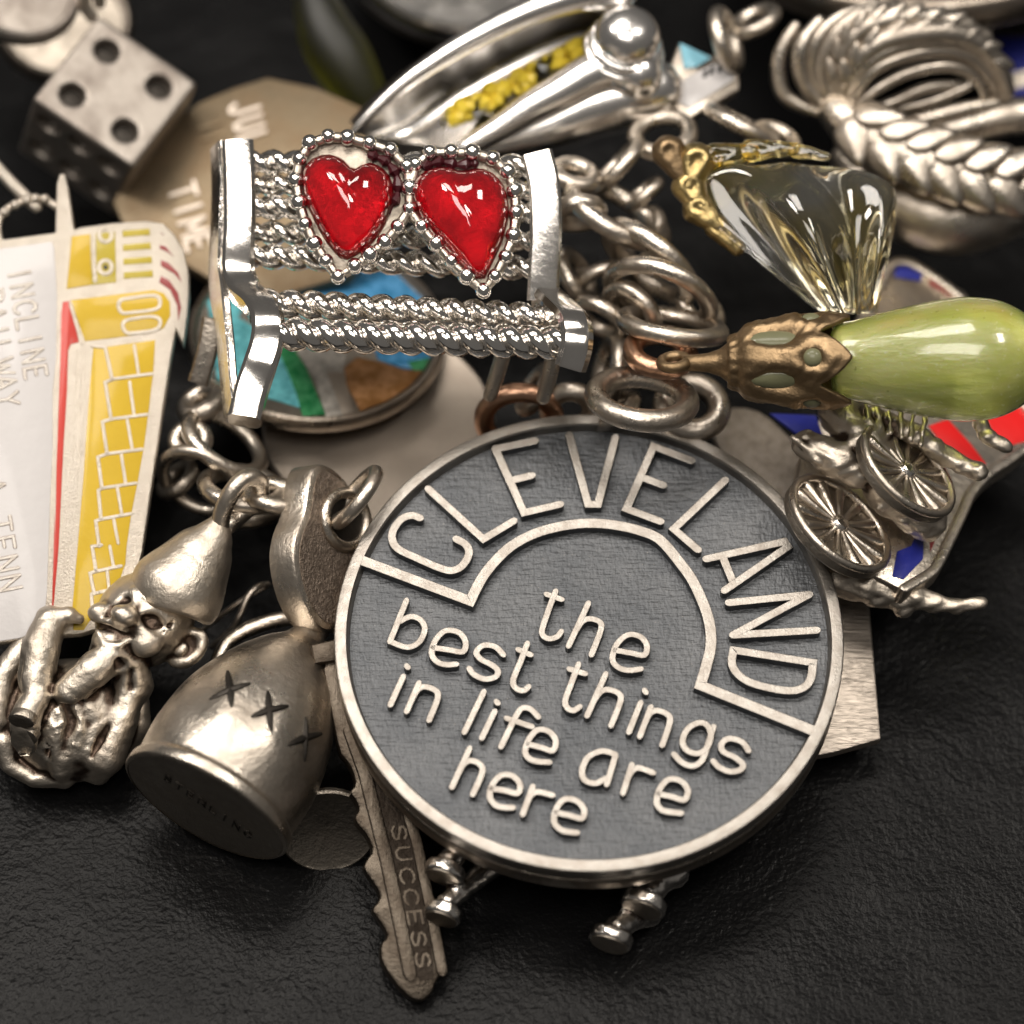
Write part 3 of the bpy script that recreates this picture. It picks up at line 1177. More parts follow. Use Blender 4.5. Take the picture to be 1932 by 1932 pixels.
def build_jug():
    axis = Vector((.445, .889, .06)).normalized()
    o = atz(386, 1525, .57)
    fr = Frame(o, axis, RIGHT)
    j = thing('moonshine_jug', 'small silver jug charm with three crosses scratched on its side', 'jug', fr)
    R = .548
    prof = [(R - .02, 0), (R, .012), (R + .004, .03), (R + .002, .075), (R - .016, .095), (R - .022, .12), (R - .012, .2), (R - .002, .34), (R - .02, .5), (R - .055, .66), (R - .11, .82), (R - .18, .96), (R - .25, 1.07), (R - .32, 1.16), (R - .40, 1.24), (R - .43, 1.3), (.10, 1.36), (.10, 1.5), (.13, 1.52), (.13, 1.56), (.02, 1.56)]
    P = [(p[0], p[1]) for p in catmull([(a, b, 0) for a, b in prof], 3)]
    V, F = lathe(P, 96, False, True)
    V2 = []
    for x, y, z in V:                       # hand-made: slightly dented
        q = 1 + .012 * math.sin(3 * x * 6 + z * 5) * math.sin(z * 3.1) + .010 * math.sin(y * 9 + 1.3)
        V2.append((x * q, y * q, z))
    b = part(j, 'body', (V2, F), SILVER, sharp=40)
    part(j, 'base', lathe([(R - .02, .004), (R * .6, .012), (.001, .014)], 96, False, False), SILVER_DARK)  # darker silver than the body: shade of the base painted into its colour
    Vw = [fr.w(*v) for v in V2]
    bvh = BVHTree.FromPolygons([tuple(v) for v in Vw], F)
    for strokes in ([[(1190, 95), (1290, 50), (1410, 8)], [(1285, -60), (1300, 30), (1308, 135)]], [[(1425, 195), (1520, 160), (1625, 135)], [(1515, 55), (1520, 160), (1532, 272)]], [[(1630, 355), (1720, 318), (1815, 292)], [(1728, 205), (1722, 320), (1722, 440)]]):
        S = []
        for s in strokes:
            pp = on_surface(bvh, [CJ(*p) for p in catmull([(a, c, 0) for a, c in s], 4) for p in [(p.x, p.y)]], -.004)
            if len(pp) > 2:
                n = len(pp)
                S.append(tube(pp, [.008 + .018 * math.sin(math.pi * (i + .6) / (n + .2)) for i in range(n)], n=8))
        if S: part(j, 'cross', join(*S), BLACK_METAL, world=True)
    fb = Frame(o, -axis, RIGHT)
    a, e = CJ(905, 545), CJ(1420, 900)
    for i, ch in enumerate('STERLING'):
        S = []
        for gi, g in enumerate(GLYPH[ch]):
            pts = []
            for x, y in g:
                f = (i + .2 + x) / 8
                pts.append(fb.uv(a[0] + (e[0] - a[0]) * f + 3 * y, a[1] + (e[1] - a[1]) * f - 9 * y, 0))
            V, F = stroke(pts, .0055, -.022, -.006 - .001 * gi)
            S.append(([fb.w(*v) for v in V], F))
        part(j, 'stamped_letter', join(*S), BLACK_METAL, world=True)
    hp = [fr.w(.12, .0, 1.45), fr.w(-.25, .15, 1.42), fr.w(-.5, .2, 1.15), fr.w(-.45, .2, .85)]
    part(j, 'handle', tube(catmull(hp, 8), .05), SILVER, world=True, sharp=None)


build_jug()

# ================================================================== gnome
CG = crop(0, 1200, 560, 1546)


def build_gnome():
    vf = ViewFrame(*CG(750, 900), -.20)
    k = vf.s * .2878            # cm per crop pixel
    q = lambda x, y, c=0.0: np.array(vf.q(*CG(x, y), c))
    s = lambda r: r * k

    def hat(P):
        d = s_ell(P, q(1165, 570, -.08), (s(300), s(290), s(285)), rot2(35))
        cone = s_chain(P, [q(1165, 545, -.08), q(1305, 350, -.10), q(1400, 210, -.08), q(1440, 100, -.06)], [s(298), s(212), s(108), s(56)], .06)
        d = smin(d, cone, .08)
        n = (q(239 / .2878, 0) * 0)
        # brim cut
        a, b = q(790, 500), q(1205, 745)
        e = (b - a) / np.linalg.norm(b - a)
        nn = np.array((-e[1], e[0], 0)); nn = nn if nn[1] > 0 else -nn
        cut = -((P - a) @ nn) - .035 * np.sin(((P - a) @ e) * 9)
        d = smax(d, cut, .03)
        d = smax(d, -s_ball(P, q(1185, 470, .215), s(24)), .02)
        return d

    def face(P):
        d = s_ell(P, q(950, 745, -.13), (s(335), s(315), s(330)), rot2(35))
        d = smin(d, s_chain(P, [q(690, 900, .02), q(650, 960, .0), q(640, 1010, -.05)], [s(95), s(70), s(30)]), .04)   # beard
        d = smin(d, s_ell(P, q(960, 905, .12), (s(108), s(92), s(75)), rot2(20)), .03)   # cheek
        d = smin(d, s_ell(P, q(650, 700, .08), (s(78), s(62), s(70)), rot2(20)), .035)     # far cheek
        d = smin(d, s_ell(P, q(815, 722, .20), (s(92), s(74), s(95)), rot2(-25)), .03)      # nose
        d = smin(d, s_cap(P, q(850, 660, .14), q(890, 600, .08), s(46), s(40)), .03)        # nose bridge
        d = smin(d, s_chain(P, [q(880, 560, .10), q(960, 610, .13), q(1060, 660, .10), q(1120, 720, .04)], [s(24), s(32), s(32), s(20)]), .025)  # brow
        d = smin(d, s_ell(P, q(740, 905, .10), (s(130), s(82), s(80)), rot2(-10)), .04)      # chin
        d = smax(d, -s_ell(P, q(1010, 770, .16), (s(88), s(52), s(60)), rot2(-25)), .03)    # eye hollow
        d = smax(d, -s_ell(P, q(810, 610, .15), (s(52), s(38), s(45)), rot2(-25)), .03)
        d = smin(d, s_ell(P, q(1000, 775, .085), (s(40), s(30), s(40))), .012)
        d = smin(d, s_ell(P, q(812, 612, .075), (s(26), s(22), s(30))), .012)
        mouth = s_chain(P, [q(650, 800, .13), q(690, 872, .19), q(760, 890, .2), q(840, 850, .17)], [s(16), s(22), s(20), s(12)])
        d = smax(d, -mouth, .015)
        lips = s_chain(P, [q(640, 830, .12), q(690, 915, .17), q(780, 925, .18), q(850, 875, .15)], [s(18), s(24), s(24), s(16)])
        d = smin(d, lips, .015)
        d = smin(d, s_chain(P, [q(620, 745, .10), q(720, 760, .16), q(800, 800, .18), q(880, 830, .14)], [s(18), s(26), s(26), s(18)]), .02)
        for pts in ([(660, 920), (665, 965), (690, 1000)], [(720, 945), (730, 985), (750, 1015)], [(780, 945), (800, 985), (820, 1010)], [(840, 925), (870, 960), (890, 985)], [(905, 830), (1000, 850), (1090, 830)], [(760, 640), (800, 655), (850, 650)], [(880, 800), (860, 850), (870, 900)], [(1050, 800), (1110, 790), (1150, 770)], [(900, 600), (930, 570), (970, 570)]):
            d = smax(d, -s_chain(P, [q(x, y, .2 - .1 * (x > 1000)) for x, y in pts], [s(10), s(20), s(8)]), .012)
        for a, b, c in ((900, 690, 1080), (915, 660, 1110)):
            d = smax(d, -s_chain(P, [q(a, b + 175, .2), q(a + 70, b + 130, .2), q(c, b + 160, .16)], [s(8), s(9), s(5)]), .01)
        return d

    def ear(P):
        d = s_ell(P, q(1225, 935, -.06), (s(160), s(120), s(52)), rot2(42))
        d = smax(d, -s_ell(P, q(1225, 930, -.005), (s(118), s(78), s(48)), rot2(42)), .015)
        d = smin(d, s_ell(P, q(1190, 950, -.03), (s(50), s(34), s(30)), rot2(42)), .02)
        return d

    def cloth(P):
        d = s_ell(P, q(470, 1410, -.18), (s(440), s(410), s(370)))
        tx = np.sin(P[:, 0] * 70 + 6 * np.sin(P[:, 1] * 23)) * np.sin(P[:, 1] * 44 + 5 * np.sin(P[:, 0] * 31))
        d = d + .012 * tx * np.clip(1 - np.linalg.norm(P - q(500, 1430, .2), axis=1) / s(330), 0, 1)
        d = smin(d, s_chain(P, [q(330, 760, -.02), q(270, 930, .06), q(235, 1130, .10)], [s(105), s(128), s(122)]), .05)    # raised knee and shin
        d = smin(d, s_chain(P, [q(360, 745, -.02), q(450, 720, .0), q(520, 745, -.02)], [s(70), s(58), s(36)]), .03)
        d = smin(d, s_chain(P, [q(235, 1150, .1), q(240, 1260, .16), q(170, 1380, .2)], [s(96), s(92), s(95)]), .03)         # lower leg
        foot = s_chain(P, [q(190, 1340, .17), q(165, 1440, .22), q(158, 1560, .20)], [s(92), s(95), s(88)], .02)
        a = q(150, 1440, .36)
        d = smin(d, foot, .02)
        d = smin(d, s_chain(P, [q(735, 985, .10), q(600, 1090, .14), q(455, 1220, .16)], [s(108), s(122), s(100)]), .05)        # forearm
        d = smin(d, s_chain(P, [q(735, 965, .10), q(850, 1030, .02), q(880, 1180, -.04)], [s(95), s(112), s(128)]), .05)     # shoulder
        d = smin(d, s_chain(P, [q(865, 1150, -.02), q(800, 1400, .0), q(690, 1640, .0), q(640, 1740, -.08)], [s(95), s(110), s(135), s(95)]), .05)  # coat edge
        d = smin(d, s_chain(P, [q(910, 1280, -.2), q(900, 1450, -.2), q(760, 1660, -.2)], [s(70), s(90), s(70)]), .03)
        d = smin(d, s_chain(P, [q(300, 790, -.12), q(130, 960, -.08), q(20, 1120, -.06), q(-30, 1400, -.05)], [s(60), s(80), s(95), s(110)]), .05)   # far coat edge
        d = smin(d, s_chain(P, [q(30, 1560, -.05), q(60, 1700, -.05), q(220, 1790, -.06), q(420, 1790, -.08)], [s(90), s(60), s(60), s(70)]), .03)
        d = smin(d, s_chain(P, [q(360, 1470, .08), q(420, 1600, .06), q(400, 1740, .02)], [s(60), s(70), s(60)]), .05)
        for pts in ([(420, 1250), (470, 1420), (400, 1640)], [(520, 1300), (590, 1450), (520, 1700)], [(640, 1220), (680, 1400), (560, 1640)], [(120, 1010), (90, 1180), (60, 1330)], [(760, 1010), (790, 1060), (760, 1130)], [(480, 880), (470, 980), (520, 1040)], [(70, 1250), (60, 1330), (80, 1400)]):
            d = smax(d, -s_chain(P, [q(x, y, .16) for x, y in pts], [s(26), s(46), s(26)]), .03)
        for pts, r in (([(250, 830), (215, 960), (180, 1090)], 14), ([(860, 1080), (850, 1200), (800, 1340)], 22), ([(720, 1420), (660, 1540), (600, 1650)], 20), ([(330, 1330), (350, 1500), (300, 1690)], 26), ([(200, 1180), (260, 1200), (310, 1180)], 14), ([(930, 1330), (890, 1480), (800, 1600)], 18)):
            d = smax(d, -s_chain(P, [q(x, y, .24 if r < 16 else .10) for x, y in pts], [s(r * .5), s(r * 1.5), s(r * .5)]), .02)
        for i in range(9):                                   # fine folds over chest and coat
            x0 = 430 + i * 48
            d = smax(d, -s_chain(P, [q(x0 + 60, 1240 + 14 * i, .13), q(x0 + 30 - 6 * i, 1420, .17), q(x0 - 30 - 14 * i, 1640 + 8 * i, .12)], [s(8), s(15), s(8)]), .014)
        # flat boot sole
        sole_n = np.array((-.25, -.62, .74)); sole_n /= np.linalg.norm(sole_n)
        sc = q(150, 1470, .27)
        near = np.linalg.norm(P - sc, axis=1)
        d = np.where(near < s(190), smax(d, (P - sc) @ sole_n - .03, .02), d)
        return d

    def cast_noise(P):
        return (.0022 * np.sin(P[:, 0] * 31 + 4 * np.sin(P[:, 1] * 19)) * np.sin(P[:, 1] * 27 + 3 * np.sin(P[:, 2] * 17)) + .0009 * np.sin(P[:, 0] * 63 + P[:, 2] * 41) * np.sin(P[:, 1] * 57))

    fr = Frame(vf.p(*CG(430, 1500), -.25), (0, 0, 1))
    g = thing('gnome_figure', 'cast silver gnome in pointed cap sitting with one boot sole showing', 'gnome', fr)

    def add(name, f, lo, hi, mat, h=.0135, parent=g):
        a, b = q(*lo), q(*hi)
        lo_ = np.minimum(a, b); hi_ = np.maximum(a, b)
        V, F = surface(f, lo_, hi_, h)
        o = part(parent, name, ([vf.w(*v) for v in V], F), mat, world=True, sharp=None)
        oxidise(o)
        return o

    body = lambda P: smin(smin(face(P), cloth(P), .02), ear(P), .03) + cast_noise(P) * 1.0
    add('body', body, (-180, 400, -.75), (1450, 1950, .62), SILVER_CAST)
    add('cap', lambda P: hat(P) + cast_noise(P) * .25, (700, -10, -.55), (1600, 900, .45), SILVER_CAST)
    # dark boot sole
    c = np.array(vf.q(*CG(150, 1470), .285))
    n = Vector((-.25, -.62, .74)).normalized()
    fs = Frame(Vector(c), n, (1, 0, 0))
    for yy, w, hh in ((.075, .085, .062), (-.055, .09, .072)):
        P_ = [(w * math.cos(t), yy + hh * math.sin(t)) for t in [2 * math.pi * i / 24 for i in range(24)]]
        V, F = prism(P_, -.05, .012, .008)
        V = [fs.w(*v) for v in V]
        part(g, 'boot_sole', ([vf.w(*v) for v in V], F), SILVER_DARK, world=True)
    lp = [vf.p(*p) for p in (C7(365, 1080), )]
    loop = [vf.p(*C7(390, 1085), -.06), vf.p(*C7(405, 990), -.02), vf.p(*C7(470, 860), .02), vf.p(*C7(560, 775), .0), vf.p(*C7(640, 800), -.08), vf.p(*C7(640, 900), -.16), vf.p(*C7(540, 1000), -.2), vf.p(*C7(440, 1080), -.12)]
    part(g, 'loop', tube(catmull(loop, 6), .058), SILVER, world=True, sharp=None)


build_gnome()


# ================================================================== railway charm
CI = crop(0, 380, 470, 1932)
CI2 = crop(0, 600, 420, 1159)
CI3 = crop(0, 1000, 300, 966)


def build_railway():
    fr = plane(150, 830, 1.10, (.05, -.36, 1))
    t = thing('railway_charm', 'flat enamelled railway car charm lettered INCLINE with yellow stepped windows', 'charm', fr)
    W = lambda pts: fr.poly([p for p in pts])
    outl = [(-60, 462), (0, 452), (104, 438), (107, 345), (112, 328), (122, 327), (128, 350), (140, 432)] + [CI(*p) for p in [(800, 650), (1100, 610), (1430, 590), (1590, 615), (1700, 720), (1790, 870), (1840, 1080), (1845, 1300), (1830, 1500), (1790, 1800)]] + [(331, 620), (318, 700), (300, 820), (284, 930), (268, 1040), (246, 1130), (205, 1180), (150, 1196), (80, 1200), (-60, 1222)]
    part(t, 'plate', prism(W(outl), -.09, 0, .014), SPARK)
    H = .0035

    def fill(name, pts, mat, h=H, lab=None, rnd=0):
        P = fr.poly(pts)
        if rnd: P = [(a[0], a[1]) for a in smooth_poly(P, rnd)]
        return part(t, name, prism(P, -.012, h, .0025), mat, label=lab)

    def line(pts, hw, closed=False, z=.0085, name='wire_line', cr=False):
        P = fr.poly(pts)
        if cr: P = [(v.x, v.y) for v in catmull([(a[0], a[1], 0) for a in P], 5, closed)]
        part(t, name, stroke(P, hw, -.01, z, closed, bev=.4), SPARK)

    fill('white_panel', [(-55, 473), CI(0, 868), CI(505, 800), CI(530, 860), CI(555, 1300), CI(548, 1932)] + [CI2(345, 900), CI2(345, 1300), CI3(385, 560), CI3(360, 1300), CI3(335, 1560), CI3(300, 1610), CI3(150, 1660), (-55, 1218)], WHITE, .004, 'white enamel panel')
    fill('yellow_panel', [CI(*p) for p in [(700, 745), (880, 722), (893, 1220), (650, 1260)]], YELLOW)
    fill('yellow_panel', [CI(*p) for p in [(890, 722), (1125, 700), (1135, 1195), (890, 1222)]], OLIVE_YELLOW, .003)
    for i in range(4):
        y = 690 + i * 136
        x = 1195 + i * 4
        fill('grille_panel', [CI(x, y), CI(x + 265 + i * 6, y - 22), CI(x + 272 + i * 6, y + 44), CI(x + 2, y + 64)], OLIVE_YELLOW)
    for a in ([(1560, 700), (1610, 740), (1580, 725)], [(1560, 830), (1620, 845), (1700, 950), (1640, 900), (1560, 865)], [(1570, 975), (1640, 1000), (1740, 1100), (1775, 1200), (1700, 1110), (1570, 1035)], [(1570, 1130), (1650, 1170), (1740, 1300), (1770, 1440), (1740, 1580), (1730, 1420), (1660, 1270), (1555, 1195)]):
        fill('maroon_stripe', [CI(*p) for p in a], MAROON)
    fill('yellow_panel', [CI(*p) for p in [(690, 1370), (1000, 1330), (1500, 1268), (1600, 1300), (1660, 1390), (1665, 1520), (1600, 1640), (1480, 1690), (1100, 1740), (830, 1770)]], YELLOW)
    fill('red_panel', [CI(615, 1385), CI(680, 1380), CI(770, 1780), CI(690, 1800), CI(665, 1860), CI2(440, 900), CI2(415, 1300), CI2(385, 1932), CI3(405, 1480), CI3(395, 1490), CI3(418, 700), CI2(362, 1900), CI2(370, 1400), CI2(395, 700), CI2(400, 400)], RED)
    # stepped window side
    fill('yellow_panel', [CI2(*p) for p in [(612, 618), (680, 620), (1018, 572), (1005, 790), (980, 1000), (945, 1270), (900, 1520), (860, 1720), (830, 1932)]] + [CI3(960, 1090), CI3(900, 1260), CI3(760, 1420), CI3(640, 1600), CI3(560, 1600), CI3(555, 1400), CI3(590, 1000), CI3(640, 400)] + [CI2(*p) for p in [(560, 1250), (585, 900)]], YELLOW, .003)
    cols = [[(615, 620), (705, 640), (720, 612), (890, 590), (1015, 575)]]
    rows = [((705, 835), (745, 835), (1000, 800)), ((690, 855), (740, 1090), (960, 1060)), ((672, 1110), (700, 1310), (925, 1285)), ((645, 1335), (665, 1545), (885, 1510)), ((650, 1550), (662, 1740), (855, 1700))]
    line([CI2(605, 612), CI2(690, 622), CI2(735, 830), CI2(1000, 795)], .0115)
    line([CI2(738, 832), CI2(690, 850), CI2(728, 1092), CI2(965, 1062)], .0115)
    line([CI2(728, 1092), CI2(672, 1110), CI2(702, 1320), CI2(930, 1290)], .0115)
    line([CI2(702, 1320), CI2(642, 1342), CI2(668, 1545), CI2(890, 1512)], .0115)
    line([CI2(668, 1545), CI2(645, 1560), CI2(662, 1748), CI2(858, 1712)], .0115)
    line([CI2(662, 1748), CI2(628, 1760), CI2(650, 1925)], .0115)
    line([CI3(775, 950), CI3(705, 960), CI3(735, 1150), CI3(925, 1110)], .0115)
    line([CI3(735, 1150), CI3(690, 1165), CI3(720, 1320), CI3(850, 1290)], .0115)
    line([CI3(700, 1325), CI3(705, 1420)], .0115)
    for a, b in (((880, 610), (910, 805)), ((850, 850), (880, 1075)), ((835, 1100), (868, 1295)), ((795, 1325), (825, 1520)), ((770, 1545), (800, 1725)), ((745, 1745), (775, 1905))):
        line([CI2(*a), CI2(*b)], .0105, z=.0075)
    for a, b in (((840, 960), (870, 1120)), ((820, 1150), (835, 1290))):
        line([CI3(*a), CI3(*b)], .0105, z=.0075)
    # headlamps, pillar and slotted windows
    line([CI(915, 720), CI(918, 1000), CI(928, 1180)], .0145)
    for cx, cy in ((1030, 735), (1030, 1048)):
        line([CI(cx + 62 * math.cos(a), cy + 66 * math.sin(a)) for a in [2 * math.pi * i / 20 for i in range(20)]], .0145, True, name='headlamp')
        fill('lamp_centre', [CI(cx + 24 * math.cos(a), cy + 26 * math.sin(a)) for a in [2 * math.pi * i / 12 for i in range(12)]], DARK if cy > 900 else OLIVE_YELLOW, .0055)
    for P in ([(1160, 1440), (1180, 1370), (1300, 1345), (1480, 1325), (1550, 1345), (1560, 1420), (1500, 1465), (1300, 1490), (1200, 1495)], [(1200, 1630), (1220, 1575), (1330, 1545), (1480, 1530), (1555, 1555), (1560, 1620), (1500, 1665), (1330, 1690), (1240, 1690)]):
        line([CI(*p) for p in P], .013, True, name='window_frame', cr=True)
    line([CI(690, 1410), CI(800, 1790)], .0125)
    for x0, x1 in ((505, 455), (535, 490), (560, 505)):
        line([CI2(x0, 640), CI2((x0 + x1) / 2, 1300), CI2(x1, 1500)], .0042, z=.0025, name='groove')
    # lettering
    hw = .0105
    letters(t, 'INCLINE', fr, (18 / 1.2588, 637 / 1.2588), (44 / 1.2588, 272 / 1.2588), (51 / 1.2588, -10 / 1.2588), hw, .0, .010, SILVER_WORN, wall=BROWN_EDGE, flare=1.5)
    letters(t, 'RAILWAY', fr, (-48 / 1.2588, 690 / 1.2588), (44 / 1.2588, 285 / 1.2588), (51 / 1.2588, -10 / 1.2588), hw, .0, .010, SILVER_WORN, wall=BROWN_EDGE, flare=1.5)
    letters(t, 'A TENN', fr, (-44 / 1.2588, 1138 / 1.2588), (46 / 1.2588, 275 / 1.2588), (51 / 1.2588, -10 / 1.2588), hw, .0, .010, SILVER_WORN, wall=BROWN_EDGE, flare=1.5)
    # hoop on the top edge
    b = [fr.w(*fr.uv(*p), -.04) for p in [(0, 462), (-6, 420), (10, 392), (45, 375), (80, 372), (104, 385)]]
    part(t, 'hoop', tube(catmull(b, 6), .026), SPARK, world=True, sharp=None)
    bd = make_mesh('bead', *ball((0, 0, 0), .034, 7, 10), SPARK, None)
    for p in [(8, 398), (28, 384), (50, 375), (66, 372), (84, 373)]:
        u = fr.uv(*p)
        part_copy(t, 'bead', bd, (u[0], u[1], -.02))
    a = [fr.w(*fr.uv(*p), -.06) for p in [(-20, 295), (20, 340), (66, 384)]]
    part(t, 'strut', tube(a, [.04, .045, .04]), SPARK, world=True)


build_railway()

# ================================================================== bench with hearts
CB = crop(470, 300, 960, 1932)


def build_bench():
    vf = ViewFrame(740, 520, -.1)
    b = thing('bench_charm', 'bright silver garden bench charm of twisted rails with two red hearts', 'bench', Frame(vf.p(740, 700, -.3), (0, 0, 1)))
    P = vf.p
    q = lambda pts: [P(*p) for p in pts]
    latl = P(560, 520, 0) - P(440, 512, 0)
    left = catmull(q([(449, 268, -.25), (452, 330, -.22), (453, 420, -.18), (450, 505, -.12), (462, 548, -.02), (492, 578, .14), (506, 610, .24), (503, 648, .28), (490, 690, .30), (474, 740, .36), (461, 795, .46)]), 5)
    part(b, 'end_frame', ribbon(left, latl, .20, .13, .025), CHROME, world=True)
    sidel = catmull(q([(412, 275, -.42), (415, 350, -.38), (412, 440, -.32), (410, 520, -.28), (418, 580, -.1), (425, 640, .0), (430, 700, .08), (438, 780, .16)]), 4)
    part(b, 'end_frame', ribbon(sidel, (vf.ez * 1.0 + vf.ex * .4), .22, .055, .012), CHROME_CAST, world=True)
    part(b, 'leg', ribbon(catmull(q([(402, 600, -.3), (392, 660, -.32), (374, 722, -.36)]), 5), latl, .13, .09), SILVER, world=True)
    right = catmull(q([(1012, 290, -.22), (1026, 350, -.2), (1030, 430, -.16), (1026, 520, -.1), (1024, 572, -.06)]), 5)
    part(b, 'end_frame', ribbon(right, latl, .20, .10, .02), CHROME, world=True)
    right2 = catmull(q([(1030, 560, -.1), (1062, 590, .08), (1083, 615, .2), (1088, 648, .24), (1076, 690, .2)]), 5)
    part(b, 'arm', ribbon(right2, latl, .20, .15, .03), CHROME, world=True)
    part(b, 'leg', tube(q([(955, 650, -.1), (940, 700, -.2), (925, 745, -.3)]), [.05, .05, .045]), SILVER, world=True)
    part(b, 'leg', tube(q([(1045, 670, .0), (1035, 715, -.1), (1025, 750, -.2)]), [.055, .05, .045]), SILVER, world=True)
    for (x0, y0, c0), (x1, y1, c1), r in (((470, 306, -.30), (1010, 316, -.26), .062), ((470, 390, -.26), (1015, 402, -.22), .062), ((470, 482, -.2), (1015, 508, -.16), .062), ((470, 348, -.36), (1012, 360, -.32), .058), ((470, 438, -.32), (1014, 456, -.28), .058)):
        part(b, 'back_rail', rope(P(x0, y0, c0), P(x1, y1, c1), r * 1.3, 6.0), CHROME, world=True, sharp=None)
    part(b, 'seat_rail', rope(P(505, 572, -.0), P(1050, 600, .0), .092, 6.3), CHROME, world=True, sharp=None)
    part(b, 'seat_rail', rope(P(516, 630, .22), P(1075, 648, .18), .104, 6.4), CHROME, world=True, sharp=None)
    # hearts
    fb = Frame(vf.p(*CB(900, 350), .02), -FWD + UP * .16, RIGHT)
    h1 = [(742, 218), (690, 165), (620, 148), (548, 178), (520, 240), (535, 340), (585, 450), (640, 540), (698, 595), (760, 565), (830, 510), (885, 420), (908, 330), (900, 255), (860, 205), (800, 182)]
    h2 = [(1258, 232), (1200, 208), (1130, 215), (1070, 255), (1050, 318), (1090, 430), (1160, 520), (1250, 610), (1345, 695), (1395, 600), (1440, 500), (1460, 400), (1450, 310), (1410, 245), (1340, 212)]
    b1 = [(670, 718), (612, 642), (556, 560), (512, 465), (482, 362), (466, 255), (485, 155), (535, 78), (622, 46), (715, 52), (820, 78), (922, 112), (1000, 190), (1012, 292), (1012, 392), (956, 478), (895, 552), (822, 612), (750, 668)]
    b2 = [(1365, 785), (1285, 715), (1212, 642), (1140, 560), (1070, 476), (1010, 398), (1012, 300), (1040, 180), (1108, 122), (1212, 120), (1312, 124), (1410, 152), (1482, 215), (1515, 305), (1522, 410), (1510, 520), (1472, 622), (1420, 715)]
    bead = make_mesh('bead', *ball((0, 0, 0), .054, 8, 12), CHROME, None)
    for hi, (hp, bp) in enumerate(((h1, b1), (h2, b2))):
        bu = fb.poly([CB(*p) for p in bp], .07)
        st = part(b, 'heart_setting', prism(offset_poly(ccw([(x, y) for x, y in smooth_poly(bu, 1)]), .015), -.10, .03, .02), SILVER_DARK)
        # the bench frame is upright, so local points go through the world
        m = FR[b.name].matrix().inverted()
        for v in st.data.vertices:
            p = v.co / U
            v.co = (m @ fb.w(p.x, p.y, p.z)) * U
        rail = [fb.w(x, y, .045) for x, y in fb.poly([CB(*p) for p in bp], .07)]
        part(b, 'bead_rail', tube(rail, .034, True, 8), SILVER, world=True, sharp=None)
        cup = fb.poly([CB(*p) for p in smooth_poly(hp, 1)], .1)
        cc = Vector((sum(p[0] for p in cup) / len(cup), sum(p[1] for p in cup) / len(cup)))
        g = [Vector((p[0], p[1])) for p in cup]
        V, F = [], []
        N = len(g)
        for s_, z in ((1.02, .02), (1.02, .06), (.97, .105), (.86, .15), (.68, .195), (.46, .225), (.24, .24), (.08, .245)):
            for p in g:
                w = cc + (p - cc) * (s_ * 1.13)
                ridge = .018 * max(0, 1 - abs((w.x - cc.x) + (w.y - cc.y) * .62 + .05) / .05) if s_ < .9 else 0
                V.append(fb.w(w.x, w.y, z + ridge))
        for i in range(7):
            for j in range(N):
                k = (j + 1) % N
                F.append((i * N + j, i * N + k, (i + 1) * N + k, (i + 1) * N + j))
        F.append(tuple(range(7 * N, 8 * N)))
        F.append(tuple(range(N - 1, -1, -1)))
        if area2([(p.x, p.y) for p in g]) < 0: F = [f[::-1] for f in F]
        part(b, 'heart_stone', (V, F), RUBY, world=True, sharp=50, label='polished red glass heart')
        for p in bp if hi == 0 else [x for x in bp if x != (1010, 398) and x != (1012, 300)]:
            u = fb.uv(*CB(*p), .07)
            part_copy(b, 'bead', bead, FR[b.name].matrix().inverted() @ fb.w(u[0], u[1], .065), random.uniform(.86, 1.1))
        pts = [(830, 140), (900, 170), (950, 240), (950, 340), (900, 400)] if hi == 0 else [(1090, 190), (1160, 170), (1240, 185), (1320, 180)]
        cp = [fb.w(*fb.uv(*CB(*p), .05), .05) for p in pts]
        part(b, 'resin', tube(catmull(cp, 4), [.03 + .014 * math.sin(i * 2.1) for i in range(4 * (len(cp) - 1) + 1)], n=8), GLUE, world=True, label='dark red resin around the stone')


build_bench()

